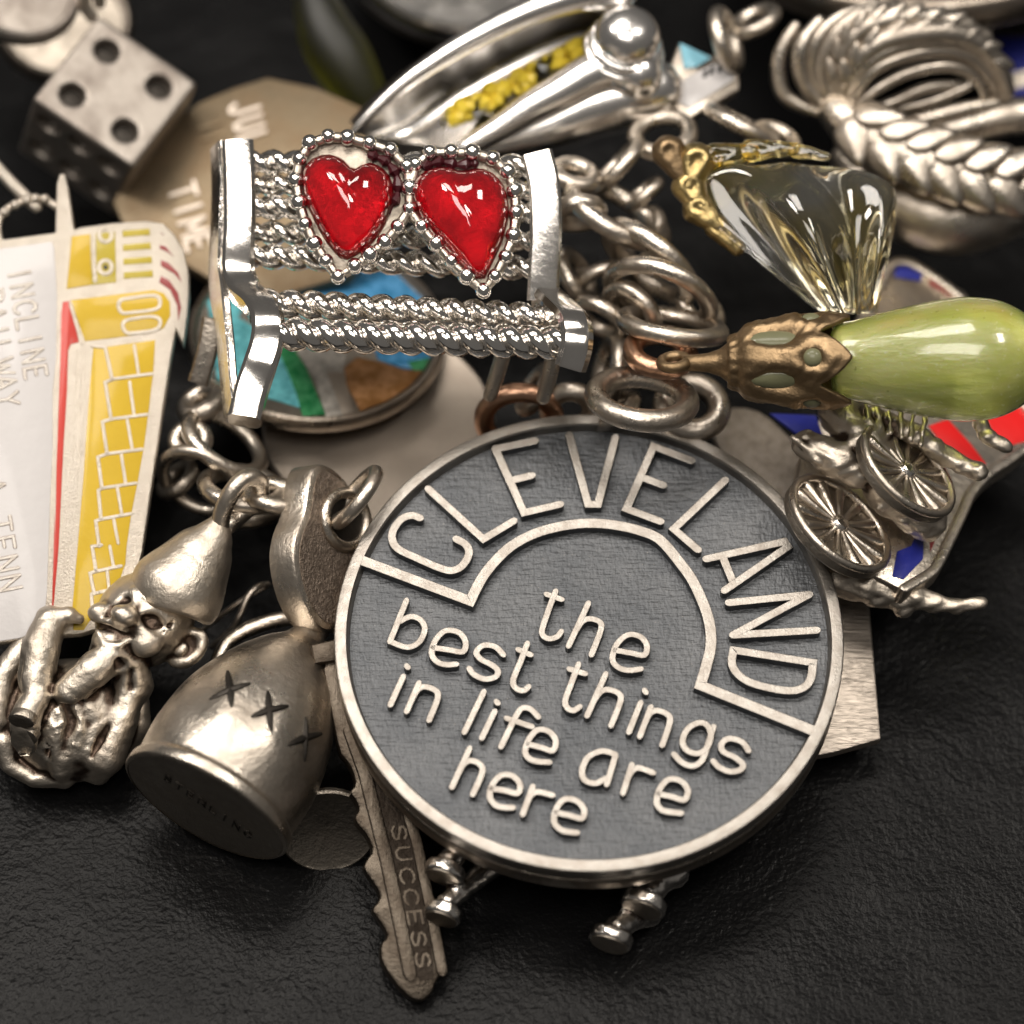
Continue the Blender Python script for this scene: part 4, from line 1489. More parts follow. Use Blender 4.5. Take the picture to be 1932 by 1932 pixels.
# ================================================================== die
def build_die():
    T = atd(187, 27, 1.55)
    s = WIDE / NPX * (DIST + 1.5) / DIST
    e1 = (RIGHT * 187 - UP * 127 + FWD * 14.6) * s
    e2 = (-RIGHT * 110 - UP * 173 - FWD * 96) * s
    L = (e1.length + e2.length) / 2
    n = e1.cross(e2).normalized()
    if n.dot(FWD) > 0: n = -n
    c = T + e1 / 2 + e2 / 2 - n * L / 2
    fr = Frame(c, n, e1)
    ysgn = 1 if fr.ey.dot(e2) > 0 else -1
    h = L / 2
    pt = [(.25, .25), (.25, .75), (.75, .25), (.75, .75)]
    pips = [((a - .5) * 2 * h * 1.04, (b - .5) * 2 * h * 1.04 * ysgn, h, 'z') for a, b in pt]
    pips += [((a - .5) * 2 * h, ysgn * h, (b - .5) * 2 * h, 'y') for a, b in ((.2, .75), (.5, .75), (.8, .75), (.2, .28), (.5, .28), (.8, .28))]
    pips += [(-h, (a - .5) * 2 * h, (b - .5) * 2 * h, 'x') for a, b in ((.25, .25), (.5, .5), (.75, .75))]
    R = h * .215

    def f(P):
        d = s_box(P, (h, h, h), h * .09)
        for x, y, z, ax in pips:
            o = np.array((x, y, z), float)
            e = np.zeros(3); i = 'xyz'.index(ax)
            e[i] = np.sign(o[i])
            d = smax(d, -s_cyl(P, o - e * h * .2, o + e * .1, R, .01), .012)
        return d

    t = thing('die_charm', 'worn silver die showing four sunken pips behind the railway charm', 'die', fr)
    part(t, 'cube', surface(f, (-h - .05,) * 3, (h + .05,) * 3, .0145), DIEMETAL, sharp=None)
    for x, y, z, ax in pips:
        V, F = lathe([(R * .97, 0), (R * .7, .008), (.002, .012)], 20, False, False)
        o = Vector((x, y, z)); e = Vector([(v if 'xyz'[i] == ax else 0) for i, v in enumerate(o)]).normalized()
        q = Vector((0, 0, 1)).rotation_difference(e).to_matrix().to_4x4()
        part(t, 'pip', xf((V, F), Matrix.Translation(o - e * h * .19) @ q), BLACK_METAL)
    lp = [atd(172, 30, 1.6), atd(158, 8, 1.55), atd(165, -12, 1.5), atd(185, -15, 1.55), atd(188, 5, 1.6)]
    part(t, 'loop', tube(catmull(lp, 5), .045), SILVER, world=True)


build_die()

# ================================================================== brass medal behind the bench
def build_brass():
    fr = plane(470, 330, .95, (-.05, -.22, 1))
    t = thing('brass_medal', 'dull brass many-sided medal lettered TIME lying behind the bench', 'medal', fr)
    o = [(212, 382), (238, 325), (300, 250), (375, 192), (440, 165), (505, 145), (600, 165), (690, 205), (735, 300), (740, 430), (660, 520), (520, 560), (400, 530), (300, 470), (235, 430)]
    part(t, 'plate', prism(fr.poly(o), -.11, 0, .02), BRASS)
    letters(t, 'TIME', fr, (318, 352), (38, 130), (46, -14), .017, -.02, .016, SILVER_FLAT)
    letters(t, 'JUL', fr, (432, 196), (22, 92), (52, -16), .017, -.02, .016, SILVER_FLAT)
    letters(t, 'II', fr, (372, 232), (14, 42), (40, -12), .015, -.02, .014, BRASS)


build_brass()

# ================================================================== enamel scene disc and the big plain disc
def build_scene_disc():
    c, ax, ay = ring_frame(598, 628, 1.15, -4, 243, .74, 1)
    n = ax.cross(ay).normalized()
    if n.dot(FWD) > 0: n = -n
    fr = Frame(c, n, ax)
    R = ax.length
    t = thing('enamel_disc', 'round silver-rimmed disc enamelled with green, brown and turquoise landscape under the bench', 'disc', fr)
    part(t, 'rim', lathe([(R - .07, -.02), (R - .065, .012), (R - .04, .035), (R - .012, .028), (R, 0), (R, -.06), (R - .02, -.085), (.001, -.085)], 96, False, False), SILVER, sharp=50)
    part(t, 'back', lathe([(R - .06, 0.0), (.001, 0.0)], 96, False, False), SILVER_DARK)
    CB2 = CB

    def clip(P, r):
        return [((x, y) if math.hypot(x, y) < r else (x * r / math.hypot(x, y), y * r / math.hypot(x, y))) for x, y in P]

    def fill(pts, mat, h=.008, lab=None):
        P = clip(fr.poly(pts), R - .072)
        part(t, 'enamel_patch', prism(P, -.01, h, .003), mat, label=lab)

    # left shore, green bank, road, hill, water, sky
    fill([(352, 560), (362, 500), (400, 455), (450, 440), (450, 600), CB(420, 1050), CB(560, 1370), CB(300, 1290), (400, 720)], TURQ, .008, 'turquoise enamel')
    fill([CB(370, 1050), CB(450, 1055), CB(520, 1160), CB(590, 1330), CB(610, 1380), CB(500, 1390), CB(470, 1280), CB(430, 1180)], GREEN, .012, 'green enamel')
    fill([(380, 470), (395, 462), (400, 490), (386, 500)], GREEN, .012)
    fill([CB(455, 1050), CB(720, 1060), CB(700, 1130), CB(690, 1250), CB(760, 1400), CB(615, 1400), CB(560, 1220)], GREYW, .010, 'grey white enamel')
    fill([CB(615, 1180), CB(700, 1180), CB(760, 1400), CB(700, 1410)], SILVER_FLAT, .0125)
    fill([CB(700, 1160), CB(760, 1110), CB(860, 1130), CB(980, 1170), CB(1110, 1190), CB(1080, 1290), CB(960, 1370), CB(800, 1410), CB(760, 1330), CB(710, 1240)], BROWN, .014, 'brown enamel hill')
    fill([CB(840, 1060), CB(1000, 1060), CB(1160, 1080), CB(1130, 1185), CB(980, 1160), CB(860, 1115)], SKY, .010)
    fill([CB(1000, 1130), CB(1150, 1120), CB(1130, 1190), CB(1030, 1172)], GREEN, .0115)
    fill([(470, 500), (620, 490), (760, 510), (820, 560), (830, 600), (640, 600), (480, 590)], SKY, .008, 'sky blue enamel')


build_scene_disc()


def build_plain_disc():
    fr = plane(715, 800, .55, (.02, -.06, 1))
    R = abs(fr.uv(935, 800)[0])
    solo('plain_disc', 'large plain brushed silver disc lying under the enamelled round disc', 'disc', fr,
         lathe([(R - .03, -.1), (R, -.09), (R, -.02), (R - .02, 0), (R - .05, -.004), (.001, -.004)], 96, True, False), SILVER_FLAT, sharp=45)


build_plain_disc()

# ================================================================== four-legged figure under the medallion
CL = crop(980, 1960, 720, 1932)


def build_animal():
    vf = ViewFrame(*CL(800, 400), -.80)
    k = vf.s * .2961
    q = lambda x, y, c=0.0: np.array(vf.q(*CL(x, y), c))
    s = lambda r: r * k
    tc = np.array((-.30, -.80, .50)); tc /= np.linalg.norm(tc)     # the way the soles face
    legs = [((195, 320, .06), (330, 130, -.12), 72, 62, 112), ((185, 585, .10), (560, 210, -.25), 62, 60, 106), ((1462, 528, .05), (1660, 300, -.2), 82, 68, 128), ((1255, 748, .08), (1500, 560, -.18), 72, 58, 122)]

    def f(P):
        d = s_ell(P, q(900, -260, -.45), (s(700), s(330), s(250)))
        for (x, y, c), (x2, y2, c2), r0, r1, rf in legs:
            a, b = q(x, y, c), q(x2, y2, c2)
            al = a - tc * .10
            leg = s_chain(P, [al, al * .75 + b * .25, al * .45 + b * .55, b], [s(r0) * 1.05, s(r0) * 1.05, s(r1) * 1.15, s(r1) * 1.6], .02)
            d = smin(d, leg, .05)
            ft = s_cyl(P, a - tc * .07, a + tc * .012, s(rf) * 1.15, .016)
            d = smin(d, ft, .018)
        d += .003 * np.sin(P[:, 0] * 44 + 3 * np.sin(P[:, 1] * 31)) * np.sin(P[:, 1] * 39 + P[:, 2] * 22)
        return d

    fr = Frame(vf.p(*CL(800, 200), -.4), (0, 0, 1))
    t = thing('animal_figure', 'bright cast silver animal lying under the medallion with four round feet showing', 'animal', fr)
    lo, hi = q(-60, 780 + 120, -1.1), q(1900, -500, .3)
    V, F = surface(f, lo, hi, .0145)
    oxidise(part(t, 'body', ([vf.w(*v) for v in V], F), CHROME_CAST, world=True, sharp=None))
    for (x, y, c), _, r0, r1, rf in legs:
        a = Vector(q(x, y, c)) + Vector(tc) * .012
        fs = Frame(a, Vector(tc), (1, 0, 0))
        V, F = lathe([(s(rf) * 1.0, 0), (s(rf) * .98, .006), (s(rf) * .5, .009), (.001, .01)], 28, True, False)
        part(t, 'sole', ([vf.w(*fs.w(*v)) for v in V], F), SILVER_DARK, world=True)


build_animal()

# small coin half hidden by the jug
fr = plane(618, 1570, .2, (.1, -.95, .45))
R = abs(fr.uv(712, 1570)[0] - fr.uv(618, 1570)[0])
solo('small_disc', 'small dark silver disc lying half behind the jug', 'disc', fr, lathe([(R - .02, -.05), (R, -.04), (R, -.01), (R - .015, 0), (R - .04, -.012), (.001, -.02)], 64, True, False), SILVER_DARK)


# ================================================================== green drop with bronze cap
CD = crop(1800, 600, 632, 1388)


def build_drop():
    a, b = atd(1372, 684, -.30), atd(1962, 676, -.42)
    ax = (b - a).normalized()
    fr = Frame(a, ax, UP)                    # local z runs along the drop
    s = WIDE / NPX * (DIST - .36) / DIST
    X = lambda px: (px - 1372) * s
    t = thing('green_drop', 'translucent green glass teardrop hanging in a bronze petal cap', 'pendant', fr)
    prof = [(.02, X(1560)), (64, X(1570)), (76, X(1610)), (89, X(1660)), (101, X(1710)), (111, X(1760)), (117, X(1810)), (116.5, X(1840)), (112, X(1875)), (101, X(1905)), (84, X(1932)), (60, X(1952)), (30, X(1963)), (3, X(1966))]
    P = [(max(.002, p.x * s if i else .002), p.y) for i, p in enumerate(catmull([(r, z, 0) for r, z in prof], 4))]
    part(t, 'glass_drop', lathe(P, 64, False, True), GREEN_GLASS, sharp=None)
    # cap: five petals, thick shell
    NA, NZ = 100, 34
    ph = .35

    def cap_r(z):
        f = z / X(1604)
        return s * (48 + 22 * math.sin(min(1, f * 4.0) * math.pi / 2) + 22 * math.sin(min(1, f * 1.25) * math.pi / 2) - 5 * f)

    def edge(a_):
        k = (a_ + ph) * 5 / (2 * math.pi)
        w = abs((k % 1) - .5) * 2
        return X(1604) - s * 62 * (w ** 1.35)

    V, F = [], []
    for shell in (0, 1):
        for i in range(NZ):
            for j in range(NA):
                a_ = 2 * math.pi * j / NA
                z = edge(a_) * (i / (NZ - 1))
                k = ((a_ + ph) * 5 / (2 * math.pi)) % 1
                w = abs(k - .5) * 2
                f = z / X(1604)
                r = cap_r(z)
                # raised rib between leaf-shaped hollows and round bosses
                hol1 = math.exp(-((w - 1.0) / .42) ** 2 - ((f - .40) / .17) ** 2)
                hol2 = math.exp(-(w / .34) ** 2 - ((f - .68) / .085) ** 2)
                rimb = math.exp(-((w) / .55) ** 2 - ((f - .68) / .2) ** 2)
                groove = math.exp(-((f - .08) / .04) ** 2)
                r += .05 * rimb - .10 * hol1 - .10 * hol2 - .02 * groove + .006 * math.sin(a_ * 17 + z * 30) * math.sin(z * 41)
                if shell: r = max(r - .03, .02)
                V.append((r * math.cos(a_), r * math.sin(a_), z))
    for sh in (0, 1):
        o = sh * NZ * NA
        for i in range(NZ - 1):
            for j in range(NA):
                k = (j + 1) % NA
                q = (o + i * NA + j, o + i * NA + k, o + (i + 1) * NA + k, o + (i + 1) * NA + j)
                F.append(q if not sh else q[::-1])
    for j in range(NA):
        k = (j + 1) % NA
        F.append(((NZ - 1) * NA + j, (NZ - 1) * NA + k, NZ * NA + (NZ - 1) * NA + k, NZ * NA + (NZ - 1) * NA + j))
    F.append(tuple(range(NA - 1, -1, -1)))
    cap = part(t, 'cap', (V, F), BRONZE, sharp=None)
    for i in range(5):
        a_ = 2 * math.pi * (i + .5) / 5 - ph
        z = X(1604) * .68
        r = cap_r(z) - .02
        M = Matrix.Rotation(a_, 4, 'Z') @ Matrix.Translation((r, 0, z)) @ Matrix.Rotation(math.pi / 2, 4, 'Y')
        part(cap, 'stone_bead', xf(ball((0, 0, 0), (.062, .06, .035), 8, 14), M), GREY_GREEN)
        a2 = 2 * math.pi * i / 5 - ph
        z2 = X(1604) * .40
        M = Matrix.Rotation(a2, 4, 'Z') @ Matrix.Translation((cap_r(z2) - .062, 0, z2)) @ Matrix.Rotation(math.pi / 2, 4, 'Y')
        part(cap, 'slot_fill', xf(ball((0, 0, 0), (.18, .065, .03), 8, 14), M), GREY_GREEN)  # dark oval painted in for the shade of an open leaf-shaped slot
    neck = [(.05, X(1290)), (.052, X(1310)), (.06, X(1335)), (.085, X(1358)), (.12, X(1372)), (.14, X(1378))]
    part(t, 'neck', lathe(neck, 24), BRONZE, sharp=None)
    c, r1, r2 = ring_frame(1272, 683, -.28, 8, 24, .5, 1)
    part(t, 'eye', tube(ring_pts(c, r1, r2, 28), .035, True, 10), BRONZE, world=True, sharp=None)


GREY_GREEN = enamel('grey_green', (.16, .16, .09), .25)
build_drop()

# ================================================================== fluted amber glass flower
CY = crop(1620, 0, 812, 1932)


def build_flower():
    vf = ViewFrame(1520, 420, .35)
    t = thing('glass_flower', 'clear and amber fluted glass flower bead in a gilt leafy cap', 'bead', Frame(vf.p(1640, 600, -.2), (0, 0, 1)))
    rim = [(1312, 398), (1322, 340), (1345, 318), (1385, 308), (1430, 312), (1480, 306), (1530, 312), (1580, 316), (1625, 322), (1662, 335), (1684, 352), (1692, 378), (1690, 420)]
    rim = catmull([(x, y, 0) for x, y in rim], 6)
    apexL, apexR = (1548, 590), (1655, 592)
    N, M = len(rim), 22
    V, F = [], []
    for side in (1, -1):
        for i, p in enumerate(rim):
            f = i / (N - 1)
            ax, ay = apexL[0] + (apexR[0] - apexL[0]) * f, apexL[1] + (apexR[1] - apexL[1]) * f
            for j in range(M):
                g = j / (M - 1)
                x, y = ax + (p.x - ax) * g, ay + (p.y - ay) * g
                fl = .10 * math.cos(f * 2 * math.pi * 2.2 + .7) * math.sin(math.pi * min(1, g * .8 + .12))
                th = (.34 * math.sin(math.pi * min(.97, max(.03, f))) ** .55) * (math.sin(math.pi * (.10 + .83 * g)) ** .6)
                V.append(vf.p(x, y, side * th + (fl if side > 0 else -fl * .4)))
    o = N * M
    for i in range(N - 1):
        for j in range(M - 1):
            q = (i * M + j, (i + 1) * M + j, (i + 1) * M + j + 1, i * M + j + 1)
            F.append(q)
            F.append(tuple(o + k for k in q[::-1]))
    loop = [i * M for i in range(N)] + [(N - 1) * M + j for j in range(1, M)] + [i * M + M - 1 for i in range(N - 2, -1, -1)] + [j for j in range(M - 2, 0, -1)]
    for a in range(len(loop)):
        b = loop[(a + 1) % len(loop)]
        F.append((b, loop[a], o + loop[a], o + b))
    part(t, 'glass_bell', (V, F), AMBER, world=True, sharp=None)
    leaves = [((1300, 352), (1312, 306), .085), ((1322, 392), (1300, 352), .075), ((1350, 425), (1318, 395), .07), ((1392, 470), (1352, 428), .055), ((1350, 300), (1296, 300), .06), ((1420, 286), (1350, 296), .06), ((1500, 280), (1418, 284), .05), ((1560, 296), (1500, 284), .035), ((1285, 330), (1262, 288), .075)]
    for (x0, y0), (x1, y1), r in leaves:
        r *= 1.5
        def f(P, a=np.array(vf.q(x0, y0, .06)), b=np.array(vf.q(x1, y1, .04)), r=r):
            d = s_cap(P, a, b, r * .55, r)
            d = smax(d, -s_cap(P, a + np.array((0, 0, r * 1.1)), b + np.array((0, 0, r * 1.2)), r * .4, r * .5), .02)
            return d + .003 * np.sin(P[:, 0] * 50) * np.sin(P[:, 1] * 47 + P[:, 2] * 30)
        a, b = np.array(vf.q(x0, y0, .06)), np.array(vf.q(x1, y1, .04))
        Vv, Ff = surface(f, np.minimum(a, b) - r * 1.4, np.maximum(a, b) + r * 1.4, .013)
        part(t, 'cap_leaf', ([vf.w(*v) for v in Vv], Ff), AMBER if x0 > 1340 and y0 < 310 else (GOLDISH if y0 > 340 else BRONZE), world=True, sharp=None)


build_flower()

# ================================================================== shield charm with wagon
CW = crop(1620, 812, 812, 1932)


def build_wagon():
    n = Vector((.20, .02, .97)).normalized()
    fr = plane(1700, 920, .86, n)
    t = thing('wagon_shield', 'red and blue enamelled shield carrying a silver wagon with spoked wheels', 'charm', fr)
    o = [(1560, 760), (1600, 640), (1640, 545), (1672, 498), (1712, 494), (1760, 520), (1812, 560), (1880, 690), (1950, 790), (1990, 830), (1945, 842), CD(1290, 1100), CD(1200, 1160), CD(1110, 1260), CD(1070, 1350), CD(1000, 1500), CD(930, 1640), CD(880, 1690), CD(760, 1760), CD(640, 1700), CD(500, 1640), CD(300, 1500), (1500, 950), (1510, 860)]
    P = fr.poly(o)
    part(t, 'plate', prism(P, -.12, 0, .02), SILVER)
    E = [fr.uv(*p) for p in o[6:19]]
    part(t, 'border', stroke([(v.x, v.y) for v in catmull([(a[0], a[1], 0) for a in E], 4)], .035, -.1, .035, bev=.45), SILVER, sharp=50)
    top = [fr.uv(*p) for p in [(1660, 540), (1680, 503), (1712, 498), (1760, 524), (1812, 562)]]
    part(t, 'border', stroke([(v.x, v.y) for v in catmull([(a[0], a[1], 0) for a in top], 4)], .035, -.1, .035, bev=.45), SILVER, sharp=50)

    def fill(pts, mat, h=.006, lab=None):
        part(t, 'enamel_patch', prism(fr.poly(pts), -.01, h, .003), mat, label=lab)

    fill([CD(720, 70), CD(790, 62), CD(860, 95), CD(850, 150), CD(710, 128)], BLUE)
    fill([CD(890, 140), CD(1000, 190), CD(1060, 230), CD(1020, 235), CD(900, 170)], MAROON)
    fill([CD(890, 905), CD(990, 870), CD(1110, 1000), CD(1190, 1105), CD(1150, 1120), CD(1050, 1070), CD(960, 1000)], BRIGHT_RED, .006, 'bright red enamel')
    fill([CD(1190, 860), CD(1400, 790), CD(1470, 860), CD(1400, 985), CD(1310, 1010), CD(1250, 990)], BRIGHT_RED, .006, 'bright red enamel')
    fill([CD(725, 1560), CD(800, 1530), CD(815, 1490), CD(865, 1490), CD(860, 1600), CD(760, 1705), CD(700, 1690)], BLUE)
    fill([CD(890, 1470), CD(950, 1440), CD(900, 1560)], MAROON)
    fill([CD(60, 840), CD(300, 850), CD(340, 960), CD(260, 990), CD(180, 930)], BLUE)
    # wagon body between the wheels
    vf = ViewFrame(1650, 920, -.05)
    q = lambda x, y, c=0.0: np.array(vf.q(*CD(x, y), c))
    base = (fr.o - vf.o).dot(vf.ez)

    def f(P):
        d = s_chain(P, [q(250, 1000, .05), q(420, 1080, .12), q(520, 1150, .12)], [.09, .12, .1], .03)
        d = smin(d, s_chain(P, [q(430, 830, -.05), q(560, 1000, .05), q(700, 1250, .05), q(880, 1400, .05)], [.14, .16, .15, .13], .04), .03)
        d = smin(d, s_chain(P, [q(600, 850, .06), q(840, 960, .02), q(990, 1070, .0), q(1150, 1145, .03)], [.06, .07, .06, .06], .02), .02)
        d = smin(d, s_chain(P, [q(1160, 880, .06), q(1190, 960, .08), q(1290, 1010, .08)], [.05, .045, .05], .02), .02)
        d = smin(d, s_chain(P, [q(420, 1700, .0), q(560, 1740, .02), q(700, 1760, .0), q(760, 1850, .0)], [.12, .1, .09, .07], .03), .03)
        d = smin(d, s_chain(P, [q(600, 1800, .02), q(820, 1800, .02), q(930, 1830, .03), q(1040, 1845, .04), q(1165, 1825, .05)], [.06, .075, .055, .042, .04], .02), .02)
        for i in range(6):
            d = smin(d, s_cap(P, q(560 + i * 62, 790 + i * 16, .1), q(590 + i * 52, 900 + i * 20, .16), .018, .018), .012)
        for a, b in (((180, 960), (330, 1100)), ((300, 1000), (400, 1150)), ((400, 1120), (520, 1060)), ((760, 1400), (860, 1340)), ((640, 1330), (760, 1300))):
            d = smin(d, s_cap(P, q(*a, .14), q(*b, .17), .024, .02), .012)
        return d + .008 * np.sin(P[:, 0] * 38 + 2 * np.sin(P[:, 1] * 29)) * np.sin(P[:, 1] * 43 + P[:, 2] * 25)

    lo, hi = q(100, 1960, -.25), q(1420, 720, .45)
    V, F = surface(f, lo, hi, .0145)
    oxidise(part(t, 'wagon_body', ([vf.w(*v) for v in V], F), SILVER_CAST, world=True, sharp=None))
    # wheels
    for (cx, cy), hm, ang, ratio in ((CD(430, 1412), 116, -41, .56), (CD(785, 1132), 110, -43, .56)):
        c, a1, a2 = ring_frame(cx, cy, -.26, ang, hm, ratio, 1)
        nn = a1.cross(a2).normalized()
        if nn.dot(FWD) > 0: nn = -nn
        fw = Frame(c, nn, a1)
        R = a1.length
        wl = lambda VF: ([fw.w(*v) for v in VF[0]], VF[1])
        w = part(t, 'wheel', wl(lathe([(R * .96, -.085), (R, -.07), (R, -.02), (R * .985, -.004), (R * .93, -.004), (R * .905, -.02), (R * .6, -.026), (.001, -.03)], 64, True, False)), SILVER_DARK, world=True)
        part(w, 'rim', wl(tube([(R * .95 * math.cos(k), R * .95 * math.sin(k), 0) for k in [2 * math.pi * i / 56 for i in range(56)]], .028, True, 8)), SILVER, world=True, sharp=None)
        part(w, 'hub', wl(lathe([(.075, -.05), (.07, -.01), (.05, .025), (.022, .035), (.001, .036)], 20, True, False)), CHROME_CAST, world=True)
        for i in range(14):
            k = 2 * math.pi * i / 14 + .1
            cc, ss = math.cos(k), math.sin(k)
            part(w, 'spoke', wl(tube([(.06 * cc, .06 * ss, -.016), (R * .55 * cc, R * .55 * ss, -.022), (R * .83 * cc, R * .83 * ss, -.02)], [.018, .028, .038], n=7)), SILVER, world=True, sharp=None)


build_wagon()

# ================================================================== square plate under the medallion
fr = plane(1560, 1300, .30, (.05, -.12, 1))
P = fr.poly([(1380, 1170), (1634, 1085), (1642, 1165), (1662, 1394), (1570, 1420), (1380, 1450)])
solo('square_plate', 'thin cross-brushed silver plate showing its corner right of the medallion', 'plate', fr, prism(P, -.07, 0, .012), HATCH)
fr = plane(1420, 830, .62, (.02, -.1, 1))
P = fr.poly([(1330, 780), (1420, 760), (1500, 830), (1560, 920), (1480, 960), (1380, 900)])
solo('grained_plate', 'sand-grained grey silver plate between the medallion and the wagon shield', 'plate', fr, prism([(a[0], a[1]) for a in smooth_poly(P, 2)], -.08, 0, .015), GRIT_LIGHT if 'GRIT_LIGHT' in globals() else SILVER_FLAT)


# ================================================================== polished pod with yellow crystals
CH = crop(800, 0, 1000, 1932)


def build_pod():
    vf = ViewFrame(960, 160, .95)
    t = thing('pod_charm', 'polished silver pod charm open along its top and filled with yellow crystals', 'charm', Frame(vf.p(960, 300, -.5), (0, 0, 1)))
    far = [(70, 612), (130, 545), (250, 430), (380, 330), (560, 215), (760, 110), (950, 30), (1120, -20), (1300, -40)]
    near = [(540, 690), (600, 655), (760, 560), (900, 470), (1040, 395), (1160, 325), (1260, 290), (1330, 300), (1380, 320)]
    far = catmull([(*CH(*p), 0) for p in far], 5)
    near = catmull([(*CH(*p), 0) for p in near], 5)
    N = len(far)
    K = 12
    V, F = [], []
    for sh in (0, 1):
        for i in range(N):
            a, b = far[i], near[i]
            f = i / (N - 1)
            dep = .14 + .42 * math.sin(math.pi * min(1, .15 + f * .7))
            for j in range(K + 1):
                g = j / K
                x, y = a.x + (b.x - a.x) * g, a.y + (b.y - a.y) * g
                sag = math.sin(math.pi * g) ** .7
                c = .10 * f - dep * sag * (1.0 if sh else .82)
                y2 = y + (30 * sag if sh else 0)
                if sh: x2 = x + (g - .5) * 10; y2 += (g - .5) * 46
                else: x2 = x
                V.append(vf.p(x2, y2, c - (.0 if not sh else .015)))
    o = N * (K + 1)
    for i in range(N - 1):
        for j in range(K):
            q = (i * (K + 1) + j, i * (K + 1) + j + 1, (i + 1) * (K + 1) + j + 1, (i + 1) * (K + 1) + j)
            F.append(q[::-1])
            F.append(tuple(o + k for k in q))
    shell = (V, F)
    part(t, 'shell', shell, PODMETAL, world=True, sharp=None)
    part(t, 'lip', tube([vf.p(p.x, p.y, .10 * i / (N - 1)) for i, p in enumerate(far)], [.02 + .11 * i / N for i in range(N)]), PODMETAL, world=True, sharp=None)
    part(t, 'lip', tube([vf.p(p.x, p.y + 8, .10 * i / (N - 1)) for i, p in enumerate(near)], [.04 + .13 * math.sin(math.pi * .5 * i / N) for i in range(N)]), PODMETAL, world=True, sharp=None)
    low = [CH(*p) for p in [(640, 690), (800, 640), (980, 580), (1150, 500), (1300, 450), (1440, 420)]]
    part(t, 'belly', tube([vf.p(x, y, -.12) for x, y in [(p.x, p.y) for p in catmull([(a, b, 0) for a, b in low], 5)]], [.06 + .17 * math.sin(math.pi * .55 * i / 25) for i in range(26)]), PODMETAL, world=True, sharp=None)
    rnd = random.Random(4)

    def crystal(r):
        V = []
        for i in range(14):
            z = 1 - 2 * (i + .5) / 14
            a = i * 2.4
            k = math.sqrt(1 - z * z)
            q = r * rnd.uniform(.8, 1.1)
            V.append(Vector((q * k * math.cos(a), q * k * math.sin(a), q * z)))
        import bmesh
        bm = bmesh.new()
        for v in V: bm.verts.new(v)
        bmesh.ops.convex_hull(bm, input=bm.verts)
        bm.verts.ensure_lookup_table()
        VV = [tuple(v.co) for v in bm.verts]
        for i, v in enumerate(bm.verts): v.index = i
        FF = [tuple(v.index for v in f.verts) for f in bm.faces]
        bm.free()
        return VV, FF

    protos = [make_mesh('crystal', *crystal(.055), mt, 5) for mt in (CITRINE, CITRINE, CITRINE, CLEAR)]
    minv = FR[t.name].matrix().inverted()
    for i in range(96):
        f = rnd.uniform(.02, 1)
        x, y = CH(470 + 700 * f, 562 - 335 * f + rnd.uniform(-55, 50) * (.6 + .5 * f))
        p = vf.p(x, y, -.16 - .06 * math.sin(math.pi * f) + rnd.uniform(-.03, .05))
        part_copy(t, 'crystal', protos[rnd.randrange(4)], minv @ p, rnd.uniform(.7, 1.35), (rnd.uniform(0, 6), rnd.uniform(0, 6), 0))
    # ball finial with rings
    c = vf.p(*CH(1340, 150), .22)
    fb = Frame(c, vf.ez * .75 + vf.ey * .45 + vf.ex * .15, vf.ex)
    prof = [(a * .88, b * .9) for a, b in [(.30, -.22), (.31, -.2), (.30, -.17), (.262, -.155), (.285, -.12), (.27, -.09), (.235, -.08), (.25, -.04), (.235, .02), (.19, .09), (.12, .135), (.05, .15), (.001, .152)]]
    V, F = lathe([(p.x, p.y) for p in catmull([(a, b, 0) for a, b in prof], 4)], 40, True, False)
    part(t, 'ball_end', ([fb.w(*v) for v in V], F), PODMETAL, world=True, sharp=None)


build_pod()

# ================================================================== small blue and white tile
def build_tile():
    vf = ViewFrame(1335, 150, 1.15)
    fr = Frame(vf.p(1335, 150, 0), -FWD + UP * .45 + RIGHT * .25, RIGHT)
    t = thing('blue_tile', 'small pale blue and white enamelled tile leaning beside the pod', 'tile', fr)
    o = [(1278, 205), (1268, 120), (1283, 78), (1330, 100), (1372, 108), (1393, 128), (1396, 168), (1340, 200), (1290, 232)]
    part(t, 'plate', prism(fr.poly(o), -.10, 0, .02), SILVER)
    part(t, 'blue_patch', prism(fr.poly([(1282, 82), (1296, 88), (1342, 110), (1312, 128), (1290, 130)]), -.02, .01, .004), PALE_BLUE)
    part(t, 'white_patch', prism(fr.poly([(1292, 148), (1345, 122), (1384, 126), (1386, 150), (1300, 205), (1284, 196)]), -.02, .009, .004), WHITE)
    for x, y in ((1330, 140), (1342, 134), (1358, 130)):
        P = fr.poly([(x - 6, y + 8), (x - 2, y - 6), (x + 5, y - 6), (x + 1, y + 8)])
        part(t, 'dark_mark', prism(P, -.01, .014), DARK)


build_tile()

# ================================================================== coins and rims at the top edge
def coin(px, py, z, n, hpx, name, label, mat, th=.12, rimw=.07):
    fr = plane(px, py, z, n)
    R = abs(fr.uv(px + hpx, py)[0])
    o = thing(name, label, 'disc', fr)
    part(o, 'rim', lathe([(R - rimw, -.03), (R - rimw + .01, .012), (R - .03, .018), (R, -.01), (R, -th + .02), (R - .02, -th)], 96, False, False), mat, sharp=50)
    part(o, 'face', lathe([(R - .02, -th), (R - .03, -th + .01), (R - rimw - .005, -.012), (.001, -.005)], 96, False, False), mat)
    return o


